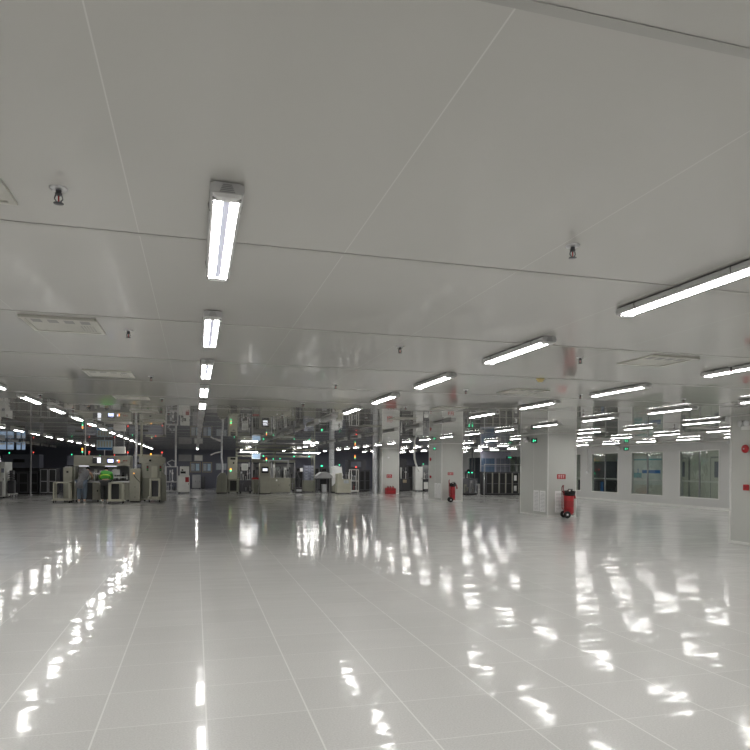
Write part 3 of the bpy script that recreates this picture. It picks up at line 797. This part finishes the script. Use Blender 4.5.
def hooded(lab, x0, w, y, z0, z1, m='bgrey'):
    e = thing('hooded_machine', lab, 'machine', (x0, y, 0), 0, 'hooded machines at the back left')
    B(0, w, 0, 1.0, z0, z1).build('hood', m, e, bevel=.02)
    B(.02, w-.02, .1, .95, .5, z0-.001).build('process_chamber', 'dark', e)
    B(0, w, .0, 1.0, .1, .5).build('lower_body', 'dark2', e)
    for x in (.02, w-.1): B(x, x+.08, .1, .9, 0, .1).build('foot', 'black', e)
    B(w*.3, w*.6, -.02, -.001, z0+(z1-z0)*.4, z0+(z1-z0)*.65).build('display', 'black', e)
    tower(e, w*.15, .3, z1, ('g_on',), .05)
    tower(e, w*.8, .3, z1, ('r_on',), .1)
    mech(e, .05, w-.05, -.15, .0, .55, z0-.1, max(3, int(w*3)), int(abs(x0)*10), ('dark2', 'steel', 'grey', 'redd'))
    return e
hooded('blue-grey hooded machine with black display, behind the left racks', -7.0, 1.4, 40.0, 1.5, 2.05)
hooded('blue-grey hooded machine directly behind the loader cabinet', -5.5, 1.2, 40.2, 1.55, 2.0)
hooded('blue-grey hooded machine behind the left edge cabinet', -10.4, 1.9, 40.5, 1.35, 2.1)
hooded('blue-grey hooded machine behind the press machine', -3.9, 2.0, 40.6, 1.4, 1.9)
s = thing('steel_post', 'vertical silver service post rising to the ceiling at the far left', 'post', (-8.0, 36.2, 0))
MB().cyl((0,0,0.02), (0,0,H-.005), .04, 14).build('tube', 'grey', s); MB().lathe([(.1, 0), (.1, .02), (.06, .02)], 16).build('base_plate', 'alu', s)
# ---- aisle end
e = thing('transfer_robot', 'dark latticed transfer machine beside the pale cabinet at the aisle end', 'machine', (-1.62, 38.0, 0))
f = MB()
for x in (0, .62):
    for y in (0, .7): f.box(x, x+.05, y, y+.05, .02, 1.5)
for z in (.08, .6, 1.45): f.box(0, .67, 0, .05, z, z+.05); f.box(0, .67, .7, .75, z, z+.05)
f.build('frame', 'alu', e); mech(e, .06, .6, .1, .5, .13, .6, 3, 5, ('dark', 'dark2', 'steel')); mech(e, .06, .6, .1, .5, .66, 1.4, 4, 6, ('dark', 'steel', 'plastic', 'dark2'))
mb = MB(); mb.tube([(.3, .2, 1.5), (.1, .2, 1.7), (.35, .2, 1.85), (.55, .2, 1.75)], .03); mb.build('robot_arm', 'steel', e)
MB().tube([(.55, .3, 1.5), (.55, .3, 2.655)], .05).build('exhaust_pipe', 'alu', e)
e = cab('tester_cabinet', 'pale cabinet with black keyboard and dark red panel at the end of the aisle', -.92, -.3, 37.9, .7, .98, 'white')
B(.08, .58, .12, .65, .981, 1.5).build('upper_housing', 'white', e, bevel=.02)
B(.12, .4, .105, .1195, 1.1, 1.22).build('keyboard', 'black', e); B(.18, .26, .105, .1195, 1.25, 1.34).build('display', 'black', e)
B(.38, .58, -.02, -.0125, .62, .9).build('red_panel', 'redd', e)
e = cab('storage_cabinet', 'grey storage cabinet standing before the far wall under the notice boards', -.2, .35, 44.8, .5, .95, 'grey', 2)
cab('stool_cabinet', 'low dark cabinet to the right of the grey storage cabinet', .4, .62, 44.9, .4, .85, 'dark', 1)
def board(lab, x0, x1, z0, z1, m, fr, n=0):
    s = thing('notice_board', lab, 'notice board', (x0, YF-.03, z0), 0, 'boards on the far wall')
    w, h = x1-x0, z1-z0
    B(0, w, 0, .029, 0, h).build('panel', m, s)
    f = MB(); f.box(0, w, -.012, -.001, 0, .04); f.box(0, w, -.012, -.001, h-.04, h); f.box(0, .04, -.012, -.001, .04, h-.04); f.box(w-.04, w, -.012, -.001, .04, h-.04)
    f.build('frame', fr, s)
    if n:
        for i in range(n): B(.08+i*(w-.1)/n, .08+(i+.75)*(w-.1)/n, -.006, -.001, .12, h-.12).build('sheet', 'paleblue' if i % 2 else 'label', s)
board('wood-framed notice board on the far wall, left of the centre aisle', -.35, .35, 1.1, 1.8, 'bgrey', 'wood', 2)
board('wood-framed notice board on the far wall straight ahead', .45, 1.1, 1.1, 1.8, 'bgrey', 'wood', 2)
board('dim blue frameless board on the far wall, left of the silver duct', 1.35, 2.1, 1.25, 1.75, 'label', 'bgrey', 0)
board('plain mauve panel high on the far wall, above the pale cabinet', -1.1, -.25, 1.85, 2.3, 'grey', 'grey', 0)
board('plain pale panel high on the far wall, right of the mauve one', -.1, .5, 1.85, 2.3, 'white', 'grey', 0)

# ---- centre group (about 37 m away)
e = thing('angled_cabinet', 'olive cabinet with sloping shoulders at the left of the centre group', 'cabinet', (1.12, 37.2, 0))
MB().prism([(0, .06), (.08, .95), (.25, 1.15), (.5, 1.15), (.62, .9), (.62, .06)], 'y', 0, .9).build('body', 'beige_d', e, bevel=.01)
B(.04, .58, .05, .85, 0, .06).build('plinth', 'black', e)
B(.3, .31, -.006, -.001, .1, 1.1).build('seam', 'dark2', e)
MB().tube([(.35, .4, 1.15), (.35, .4, 1.6), (.3, .4, 2.0), (.3, .4, 2.655)], .05, 12).build('silver_duct', 'foil', e)
MB().tube([(.3, .4, 2.35), (-.05, .35, 2.27), (-.3, .3, 2.15)], .04, 10).build('duct_reflection', 'plastic', e)  # white elbow added in place of a bright reflection of the duct
e = thing('tall_tester', 'tall beige upright tester with round black port in the centre group', 'machine', (1.78, 37.3, 0))
B(0, .5, .2, .9, .8, 2.05).build('upright_housing', 'cream', e, bevel=.01); B(0, .6, 0, .9, .08, .799).build('base', 'beige_d', e, bevel=.01)
B(.1, .46, -.01, -.001, .15, .72).build('dark_opening', 'black', e); B(.12, .4, .19, .1995, 1.9, 2.0).build('display', 'black', e)
MB().lathe([(.05, 0), (.05, -.02), (.001, -.02)], 14, (.3, .19, 1.72), 'y').build('round_port', 'black', e)
B(.1, .18, .18, .1995, 1.32, 1.4).build('indicator', 'o_on', e); B(.1, .18, .18, .1995, 1.24, 1.31).build('indicator', 'g_on', e)
for x in (.03, .5): B(x, x+.05, .1, .8, 0, .08).build('foot', 'black', e)
e = thing('work_cell', 'dark open work cell with white screen between tall tester and kiosk', 'machine', (2.42, 37.3, 0))
B(0, .65, 0, .8, .1, .75).build('base', 'dark2', e); B(.05, .62, .72, .8, .751, 1.5).build('back_panel', 'dark', e)
for x in (.03, .56): B(x, x+.06, .1, .7, 0, .1).build('foot', 'black', e)
q = B(.1, .45, .1, .16, 1.3, 1.68).build('monitor', 'white', e); B(.13, .42, .094, .0995, 1.33, 1.65).build('screen', mat('pale_screen', (.5, .52, .5), .4), q)
B(.25, .3, .161, .22, .751, 1.5).build('monitor_post', 'dark', e)
mech(e, .05, .62, .2, .6, .751, 1.35, 5, 21, ('dark', 'steel', 'dark2', 'white'))
mech(e, .05, .62, -.12, -.02, .15, .7, 5, 22, ('alu', 'dark2', 'grey', 'white'))
e = cab('parts_cabinet', 'narrow olive cabinet carrying a red tray, beside the kiosk', 3.12, 3.40, 36.7, .5, .8, 'beige_d', 1)
s = thing('parts_tray', 'dark red tray on top of the narrow olive cabinet', 'tray', (3.06, 36.8, .801))
mb = MB(); mb.box(0, .36, 0, .4, 0, .02); mb.box(0, .36, 0, .015, .02, .1); mb.box(0, .36, .385, .4, .02, .1); mb.box(0, .015, .015, .385, .02, .1); mb.box(.345, .36, .015, .385, .02, .1); mb.build('walls', 'red', s)
B(.03, .33, .03, .37, .021, .07).build('contents', 'redd', s)
e = thing('operator_kiosk', 'olive-beige operator kiosk with a bright lit screen, centre group', 'kiosk', (3.45, 36.4, 0))
B(0, .58, 0, .6, .05, 1.0).build('base', 'beige', e, bevel=.01); B(0, .58, .1, .6, 1.001, 1.72).build('head', 'beige', e, bevel=.01)
q = B(.1, .48, .07, .0995, 1.17, 1.52).build('monitor', 'black', e); B(.16, .42, .064, .0695, 1.28, 1.42).build('screen', 'scr_w', q)
B(0, .58, .02, .55, 0, .05).build('plinth', 'black', e); B(.04, .54, -.012, -.001, .1, .95).build('door', 'beige', e)
tower(e, .38, .3, 1.721, ('g_on', 'o_on', 'r_on'), .12)
e = cab('wide_cabinet', 'wide low olive-beige two-door cabinet right of the kiosk', 4.08, 5.27, 37.3, .8, .88, 'beige', 2)
mech(e, .03, 1.15, .1, .5, .881, 1.7, 7, 33, ('dark', 'steel', 'plastic', 'dark2', 'grey'))
q = B(.36, .44, -.02, -.0125, .7, .8).build('white_sticker', 'plastic', e)
f = MB()
for x in (0, 1.13): f.box(x, x+.06, .7, .76, .881, 1.85)
f.box(-.3, 1.19, .7, .76, 1.85, 1.92); f.build('gantry', 'grey', e); tower(e, .28, .73, 1.921, ('g_on',), .02)
s = thing('line_lamp', 'long white tube lamp hung low over the tall tester and work cell', 'lamp', (2.45, 37.6, 2.33))
B(0, 1.0, 0, .1, .02, .06).build('housing', 'plastic', s); B(.02, .98, .01, .09, -.005, .0195).build('diffuser', 'lamp_on', s)
MB().tube([(.15, .05, .06), (.15, .05, .332)], .006).build('hanger', 'alu', s); MB().tube([(.85, .05, .06), (.85, .05, .332)], .006).build('hanger', 'alu', s)
s = thing('line_lamp', 'long white tube lamp hung low over the covered equipment', 'lamp', (6.1, 37.9, 2.33))
B(0, 1.0, 0, .1, .02, .06).build('housing', 'plastic', s); B(.02, .98, .01, .09, -.005, .0195).build('diffuser', 'lamp_on', s)
MB().tube([(.15, .05, .06), (.15, .05, .332)], .006).build('hanger', 'alu', s); MB().tube([(.85, .05, .06), (.85, .05, .332)], .006).build('hanger', 'alu', s)
s = thing('hanging_monitor', 'bright blue-white monitor hung above the centre group', 'monitor', (3.15, 38.3, 1.96))
B(0, .5, 0, .05, 0, .34).build('housing', 'plastic', s); B(.03, .47, -.005, -.001, .03, .31).build('screen', 'scr_b', s)
MB().tube([(.25, .025, .34), (.25, .025, .70)], .012).build('hanger', 'alu', s)
# overhead frame of the centre group
e = thing('service_frame', 'beige overhead service frame on posts above the centre group', 'frame', (2.3, 38.4, 0))
f = MB()
for z in (2.1, 2.5): f.box(0, 4.6, 0, .06, z, z+.09); f.box(0, 4.6, .9, .96, z, z+.09)
f.build('beams', 'beige_d', e)
for x in (0, 2.2, 4.54):
    for y in (0, .9): B(x, x+.06, y+.061, y+.12, 0.001, 2.6).build('post', 'beige_d', e)
mb = MB()
for y in (.25, .45, .65): mb.tube([(0, y, 2.35), (4.6, y, 2.35)], .035)
mb.build('pipes', 'alu', e)
for x in (1.5, 3.3, 4.2): B(x, x+.06, -.03, -.001, 2.12, 2.17).build('indicator', 'g_on', e)
bk = [(1.9, 1.3, 'behind the tall tester'), (3.35, 1.2, 'behind the kiosk'), (4.7, 1.3, 'behind the wide cabinet'), (-3.0, 1.2, 'behind the dark latticed machine')]
for i, (x, w_, lab) in enumerate(bk):
    yb = 40.4 if x > 0 else 42.6
    e = thing('bench_machine', 'dim bench machine with tooling ' + lab, 'machine', (x, yb, 0), 0, 'bench machines at the back')
    B(0, w_, 0, .8, .08, .82).build('base', 'beige_d', e); B(0, w_, .7, .8, .821, 1.7).build('back_panel', 'grey', e)
    for fx in (.03, w_-.09): B(fx, fx+.06, .05, .75, 0, .08).build('foot', 'black', e)
    B(0, w_, 0, .8, 1.78, 1.95).build('hood', 'beige_d', e)
    for fx in (0, w_-.05): B(fx, fx+.05, 0, .05, .821, 1.779).build('post', 'alu', e)
    mech(e, .05, w_-.05, .1, .5, .821, 1.6, 6, 90+i, ('dark', 'steel', 'plastic', 'dark2', 'beige'))
    mech(e, .05, w_-.05, -.14, -.02, .12, .8, 5, 95+i, ('grey', 'dark2', 'beige_d'))
    tower(e, w_*.3, .3, 1.951, ('g_on', 'r_on') if i % 2 else ('g_on',), .05)
# drawers and covered equipment
e = thing('feeder_robot', 'black feeder robot on a low base, right of the wide cabinet', 'machine', (5.68, 38.0, 0))
B(0, .4, 0, .6, .02, .3).build('base', 'dark', e); mb = MB(); mb.tube([(.2, .3, .3), (.25, .3, .8), (.1, .3, 1.15), (.35, .25, 1.35)], [.1, .08, .06, .05], 12); mb.build('arm', 'dark', e)
B(.3, .45, .2, .35, 1.25, 1.45).build('gripper', 'plastic', e); B(.05, .35, -.03, -.001, .08, .2).build('cover', 'steel', e)
e = cab('drawer_cabinet', 'blue-grey drawer cabinet on a beige base, left of the covered equipment', 6.25, 6.95, 38.6, .6, .72, 'beige_d', 0)
for i in range(2):
    for j in range(5):
        q = B(.01+i*.35, .34+i*.35, 0.0, .5, .721+j*.18, .89+j*.18).build('drawer', 'bgrey', e); B(.1+i*.35, .24+i*.35, -.015, -.001, .8+j*.18, .82+j*.18).build('handle', 'alu', q)
B(.02, .68, -.012, -.001, .12, .66).build('base_door', 'beige_d', e)
e = thing('covered_equipment', 'grey sheeted equipment on a dark stand beyond the drawer cabinet', 'machine', (6.86, 37.55, 0))
f = MB()
for x in (.03, .82):
    for y in (.03, .6): f.box(x, x+.05, y, y+.05, 0, .85)
f.box(0, .9, 0, .7, .85, .9); f.build('stand', 'dark2', e)
mb = MB(); mb.prism([(-.03, .86), (-.02, 1.0), (.1, 1.1), (.25, 1.22), (.6, 1.25), (.8, 1.12), (.93, 1.0), (.94, .86)], 'y', -.02, .72); mb.build('sheet', 'grey', e, bevel=.03)
B(.35, .6, .1, .5, .02, .5).build('motor', 'steel', e); B(.3, .33, .2, .23, 1.2, 1.55).build('lamp_post', 'dark', e); B(.27, .36, .17, .26, 1.55, 1.63).build('indicator', 'g_on', e)
rack('dark cabinet row behind the covered equipment', 6.3, 2.6, 42.2, 1.5, 5, 'dark2', 'dark2')
# plastic-wrapped machine and beige cart
e = thing('wrapped_machine', 'machine under white plastic sheeting, left of the cream cart', 'machine', (7.85, 38.0, 0))
B(0, .6, 0, .7, .06, .95).build('base', 'beige', e); B(.03, .57, .05, .65, 0, .06).build('plinth', 'black', e)
mb = MB(); mb.prism([(-.02, .4), (-.02, 1.5), (.1, 1.58), (.2, 1.5), (.36, 1.56), (.5, 1.35), (.56, 1.6), (.62, 1.2), (.4, .95), (.2, .6), (.05, .42)], 'y', -.06, -.02)
mb.prism([(0, .95), (0, 1.5), (.3, 1.6), (.6, 1.5), (.6, .951)], 'y', -.019, .6); mb.build('plastic_sheet', 'plastic', e, bevel=.01)
tower(e, .5, .3, 1.6, ('g_on',), .03)
e = thing('cream_cart', 'cream cart cabinet with a grey label panel, right of the sheeted machine', 'cart', (7.8, 36.3, 0))
MB().prism([(0, .06), (.02, 1.15), (.26, 1.2), (.3, .84), (.8, .84), (.8, .06)], 'y', 0, .6).build('body', 'cream', e, bevel=.01)
B(.38, .68, -.008, -.001, .6, .78).build('label_panel', 'label', e)
for x in (.08, .7):
    for y in (.08, .5): MB().lathe([(.001, -.015), (.03, -.015), (.03, .015), (.001, .015)], 12, (x, y, .031), 'x').build('caster', 'black', e)
mech(e, .3, .8, .2, .4, .841, 1.45, 4, 44, ('dark', 'steel', 'dark2', 'plastic'))
e = thing('tube_frame_rack', 'white tube-framed rack of dark tooling beside the cream cart', 'rack', (8.78, 37.0, 0))
f = MB()
for x in (0, .42):
    for y in (0, .5): f.box(x, x+.04, y, y+.04, .08, 1.4)
for z in (.1, .7, 1.36): f.box(0, .46, 0, .04, z, z+.04); f.box(0, .46, .5, .54, z, z+.04)
f.build('frame', 'white', e); B(.0, .5, 0, .54, .14, .16).build('shelf', 'white', e)
mech(e, .05, .41, .06, .3, .17, .7, 3, 51, ('dark', 'steel', 'redd')); mech(e, .05, .41, .06, .3, .75, 1.3, 3, 52, ('dark', 'steel', 'plastic'))
for x in (.03, .43): MB().lathe([(.001, -.015), (.04, -.015), (.04, .015), (.001, .015)], 12, (x, .06, .041), 'x').build('caster', 'grey', e)
for x, y, r, lab in ((8.35, 40.6, .17, 'thick silver vertical duct behind the sheeted machine'), (10.14, 36.6, .17, 'thick silver vertical duct against the left side of the farthest column')):
    s = thing('vertical_duct', lab, 'duct', (x, y, 0), 0, 'silver vertical ducts')
    mb = MB().lathe([(r, .002), (r, H-.003)], 20); mb.build('tube', 'foil', s)
    for z in (.6, 1.3, 2.0): MB().lathe([(r, z), (r+.012, z), (r+.012, z+.03), (r, z+.03)], 20).build('collar', 'steel', s)
rack('tall dark rack row left of the farthest column', 9.35, 1.5-.05, 40.2, 1.35, 4, 'dark', 'dark2')
e = thing('signal_machine', 'dark machine with red and orange signal lights left of the farthest column', 'machine', (9.6, 41.4, 0))
B(0, 1.2, 0, .8, .05, 2.0).build('housing', 'dark2', e); B(.05, 1.15, .05, .75, 0, .05).build('plinth', 'black', e); B(.2, .9, -.02, -.001, 1.55, 1.9).build('panel', 'bgrey', e)
B(.5, .6, -.03, -.021, 1.5, 1.58).build('indicator', 'r_on', e); tower(e, .55, .3, 2.0, ('g_on', 'o_on', 'o_on', 'r_on'), .1)

# ---- between the far columns
e = thing('dark_press', 'black press with hanging cables between the two far columns, left side', 'machine', (12.9, 40.2, 0))
B(0, .6, 0, .8, .05, .8).build('base', 'dark', e); B(.03, .57, .05, .75, 0, .05).build('plinth', 'black', e); mech(e, .0, .6, .1, .5, .801, 1.9, 4, 61, ('dark', 'steel', 'dark2', 'white'))
B(.05, .55, .6, .7, .801, 2.1).build('back_plate', 'dark', e); B(.1, .35, -.01, -.001, .55, .75).build('yellow_label', 'wood', e)
e = cab('white_cabinet', 'tall white cabinet between the two far columns', 13.75, 14.25, 39.9, .6, 1.6, 'white', 1)
e = thing('gantry_tester', 'small gantry tester with white head right of the tall white cabinet', 'machine', (14.32, 39.9, 0))
B(0, .75, 0, .7, .1, .72).build('base', 'dark2', e); B(0, .75, 0, .7, .721, .78).build('table', 'black', e); mech(e, .05, .7, .1, .4, .781, 1.6, 4, 71, ('plastic', 'steel', 'white', 'dark'))
for x in (.04, .66): B(x, x+.05, .1, .6, 0, .1).build('foot', 'black', e)
B(0, .3, -.01, -.001, .15, .6).build('drawer_front', 'white', e); tower(e, .1, .4, 1.6, ('g_on',), .15)
B(.05, .6, .5, .56, .781, 1.7).build('portal', 'grey', e)
s = thing('hanging_hose', 'pale grey curved exhaust hose hanging from the ceiling between the far columns', 'hose', (13.2, 38.5, 0))
MB().tube([(.0, 0, 2.66), (-.02, 0, 2.4), (.0, 0, 2.1), (.08, 0, 1.8), (.2, 0, 1.5), (.3, 0, 1.38)], .06, 12).build('tube', 'white', s)
MB().tube([(.3, 0, 1.38), (.34, 0, 1.3)], [.06, .1], 12).build('hood', 'white', s)
rack('dark rack row along the far wall between the far columns', 12.6, 3.6, 43.5, 1.7, 6, 'dark', 'dark2')

# ---- between middle and nearer columns
e = thing('inspection_machine', 'dark inspection machine with green lights right of the middle column', 'machine', (14.7, 34.4, 0))
B(0, .95, 0, .9, .06, .95).build('base', 'dark2', e); B(.05, .9, .05, .85, 0, .06).build('plinth', 'black', e)
mech(e, .02, .95, .1, .5, .951, 1.6, 5, 81, ('dark', 'steel', 'dark2', 'grey'))
mb = MB().lathe([(.09, 0), (.12, -.04), (.1, -.07), (.001, -.05)], 18, (.38, .1, 1.35), 'y'); mb.build('camera_head', 'black', e)
MB().lathe([(.035, 0), (.035, -.01), (.001, -.01)], 12, (.38, .02, 1.28), 'y').build('indicator', 'g_on', e); B(.55, .61, .0, .02, 1.24, 1.3).build('indicator', 'g_on', e)
mech(e, .05, .9, -.12, -.02, .12, .9, 5, 82, ('grey', 'beige_d', 'dark', 'steel'))
MB().cyl((.85, .6, .951), (.85, .6, 2.655), .03, 10).build('service_post', 'dark2', e)
e = rack('long row of black cabinets with pale strips between middle and nearer columns', 15.95, 2.5, 34.0, 1.32, 6, 'dark', 'dark2', .8, None)
for i in range(6): B(i*.4165+.37, i*.4165+.42, -.045, -.021, .1, 1.27).build('pale_strip', 'beige', e)
for z in (.35, .95): B(1.75, 1.9, -.07, -.046, z-.12, z+.18).build('white_bracket', 'plastic', e)
f = MB(); f.tube([(-.15, -.1, 0.02), (-.15, -.1, 1.75), (2.6, -.1, 1.75), (2.6, -.1, 1.4)], .02); f.tube([(1.9, -.1, 1.75), (1.9, -.1, 1.35)], .018); f.tube([(-.15, -.1, 1.2), (-.15, .02, 1.2)], .018); f.build('rail', 'alu', e)
s = struct(B(17.0, 19.15, YF-.04, YF-.001, .6, 2.3).build('trim_60', 'bgrey'))
for i, (x, lab) in enumerate(((17.1, 'left'), (18.12, 'right'))):
    s = thing('partition_window', lab + ' blue-tinted glazed partition behind the row of black cabinets', 'window', (x, 37.2, 0))
    f = MB(); f.box(0, 1.0, 0, .05, .001, 1.2); f.box(0, 1.0, 0, .05, 2.15, 2.6); f.box(0, .04, 0, .05, 1.2, 2.15); f.box(.96, 1.0, 0, .05, 1.2, 2.15); f.build('frame', 'lilac', s)
    for q in range(3): B(.04+q*.31, .33+q*.31, .02, .03, 1.2, 2.15).build('pane', 'film' if i == 0 else 'bgrey', s)
    B(.04, .96, .0, .015, 1.66, 1.69).build('crossbar', 'lilac', s)
exit_sign((18.4, 36.0, 2.2), 0, 'tiny green exit sign far off beyond the row of black cabinets')
e_ = bpy.data.objects['exit_sign.003']
MB().tube([(0, -.015, .075), (0, -.015, H-2.2)], .008).build('hanger', 'alu', e_)

# ------------------------------------------------------------------ people
def skin_mesh(name, chains, m, parent=None, sub=2):
    """grow a continuous surface over connected joints; chains = list of [(pos, radius), ...]; equal positions are merged"""
    idx, verts, rad, edges = {}, [], [], []
    for ch in chains:
        prev = None
        for p, r in ch:
            kx = tuple(round(c, 4) for c in p)
            if kx not in idx: idx[kx] = len(verts); verts.append(p); rad.append(r)
            i = idx[kx]
            if prev is not None and prev != i: edges.append((prev, i))
            prev = i
    me = bpy.data.meshes.new(name); me.from_pydata(verts, edges, [])
    o = bpy.data.objects.new(name, me); COL.objects.link(o)
    sk = o.modifiers.new('skin', 'SKIN'); sk.use_smooth_shade = True
    if not me.skin_vertices: me.attributes
    lay = me.skin_vertices[0].data
    for i, r in enumerate(rad):
        rr = r if isinstance(r, tuple) else (r, r)
        lay[i].radius = rr; lay[i].use_root = (i == 0)
    sb = o.modifiers.new('sub', 'SUBSURF'); sb.levels = sub; sb.render_levels = sub
    dg = bpy.context.evaluated_depsgraph_get(); dg.update()
    nm = bpy.data.meshes.new_from_object(o.evaluated_get(dg))
    bpy.data.objects.remove(o); nm.name = name
    for x in nm.polygons: x.use_smooth = True
    nm.materials.clear(); nm.materials.append(M[m])
    o = bpy.data.objects.new(name, nm); COL.objects.link(o)
    if parent: o.parent = parent
    return o
def worker(loc, rz, lab, lean, coat_m, trouser_m, vest=False):
    e = thing('person', lab, 'person', loc, rz)
    s = lean
    hip = (0, -.05, .88); bel = (s*.3, .05, 1.03); che = (s*.75, .24, 1.19); nec = (s, .38, 1.27); hb = (s*1.1, .46, 1.31); ht = (s*1.12, .50, 1.40)
    body = [[(hip, .12), (bel, .115), (che, .125), (nec, .055), (hb, .062), (ht, .08)]]
    legs = {}
    for sg in (-1, 1):
        hj = (sg*.09, -.05, .83); kn = (sg*.1, .02, .47); an = (sg*.1, -.06, .09); to = (sg*.115, .1, .04)
        legs[sg] = (hj, kn, an, to)
        body.append([(hip, .12), (hj, .085), (kn, .055), (an, .038), (to, .035)])
        sh = (s*.85+sg*.18, .3, 1.2); el = (s*.9+sg*.22, .42, .99); wr = (s*.9+sg*.14, .64, .97); pl = (s*.9+sg*.13, .71, .96)
        arm = [(che, .125), (sh, .055), (el, .04), (wr, .026), (pl, .03)]
        body.append(arm)
        for q in range(4):
            f0 = (pl[0]+(q-1.5)*.02, pl[1]+.04, .965); f1 = (f0[0], f0[1]+.035-abs(q-1.5)*.004, .95); f2 = (f0[0], f1[1]+.015, .925)
            body.append([(pl, .03), (f0, .009), (f1, .008), (f2, .007)])
        body.append([(pl, .03), ((pl[0]-sg*.04, pl[1]+.01, .95), .01), ((pl[0]-sg*.05, pl[1]+.035, .935), .008)])
    b = skin_mesh('body', body, 'skin', e)
    # face: eyes, nose and mouth on the forward-down side of the bowed head
    fc = Vector(hb) + Vector((0, .06, .0))
    f = MB()
    for sg in (-1, 1): f.lathe([(.001, -.008), (.009, -.004), (.009, .004), (.001, .008)], 8, (fc.x+sg*.03, fc.y+.045, fc.z+.05), 'y')
    f.build('eyes', 'plastic', e)
    MB().tube([(fc.x, fc.y+.05, fc.z+.045), (fc.x, fc.y+.065, fc.z+.01)], [.008, .014], 8).build('nose', 'skin', e)
    skin_mesh('hair', [[((hb[0], hb[1]-.03, hb[2]+.02), .075), ((ht[0], ht[1]-.02, ht[2]-.01), .088), ((ht[0], ht[1]+.03, ht[2]+.015), .07)]], 'hair', e)
    c = []
    if vest:
        c.append([((0, -.06, .93), (.19, .15)), ((s*.3, .05, 1.05), (.19, .155)), ((s*.75, .22, 1.2), (.2, .16)), ((s*.95, .34, 1.26), (.1, .1))])
    else:
        c.append([((-.10, -.05, .56), (.33, .2)), ((-.05, -.05, .8), (.29, .19)), ((s*.3, .05, 1.04), (.255, .18)), ((s*.75, .22, 1.22), (.22, .18)), ((s*.95, .34, 1.28), (.1, .1))])
    for sg in (-1, 1):
        sh = (s*.85+sg*.18, .3, 1.2); el = (s*.9+sg*.22, .42, .99); wr = (s*.9+sg*.15, .62, .972)
        c.append([((s*.75, .22, 1.2), (.2, .16)), (sh, (.085, .085)), (el, (.07, .07)), (wr, (.05, .05)), ((wr[0], wr[1]+.03, wr[2]), (.045, .045))])
    ct = skin_mesh('vest' if vest else 'coat', c, coat_m, e)
    if vest:
        st = MB(); n = 20
        cx, cy, cz = s*.35, .06, 1.06
        st.tube([(cx+.205*math.cos(2*PI*i/n), cy+.12*math.sin(2*PI*i/n)*1.25-.02, cz-.16*math.sin(2*PI*i/n)*.5) for i in range(n)], .022, 6, True)
        st.build('reflective_band', 'stripe', ct)
    t = []
    for sg in (-1, 1):
        hj, kn, an, to = legs[sg]
        t.append([(hip, (.2, .17)), (hj, (.14, .13)), (kn, (.11, .1)), ((an[0], an[1], .13), (.075, .075))])
    skin_mesh('trousers', t, trouser_m, e)
    for sg in (-1, 1):
        hj, kn, an, to = legs[sg]
        skin_mesh('shoe', [[((an[0], an[1]-.03, .045), (.042, .04)), ((an[0]+sg*.005, an[1]+.07, .045), (.045, .038)), ((to[0], to[1]+.04, .035), (.035, .026))]], 'shoe', e)
    return e
worker((-4.38, 28.3, 0), 0, 'person in long grey coat bending over the machine, dark hair', .13, 'coat_g', 'jeans')
worker((-3.5, 28.28, 0), 0, 'person in bright green vest and black trousers bending over the machine', -.03, 'vest', 'trous', True)

# ------------------------------------------------------------------ world and view
w = bpy.data.worlds.new('world'); SC.world = w; w.use_nodes = True
w.node_tree.nodes['Background'].inputs[0].default_value = (.02, .02, .022, 1)
w.node_tree.nodes['Background'].inputs[1].default_value = .2
SC.view_settings.view_transform = 'Standard'; SC.view_settings.look = 'None'
SC.view_settings.exposure = 0.46; SC.view_settings.gamma = 1.0; SC.view_settings.use_curve_mapping = False
SC.cycles.max_bounces = 8; SC.cycles.diffuse_bounces = 5; SC.cycles.glossy_bounces = 4; SC.cycles.transparent_max_bounces = 8
SC.cycles.use_light_tree = True
SC.cycles.caustics_reflective = False; SC.cycles.caustics_refractive = False
SC.cycles.sample_clamp_indirect = 3.0
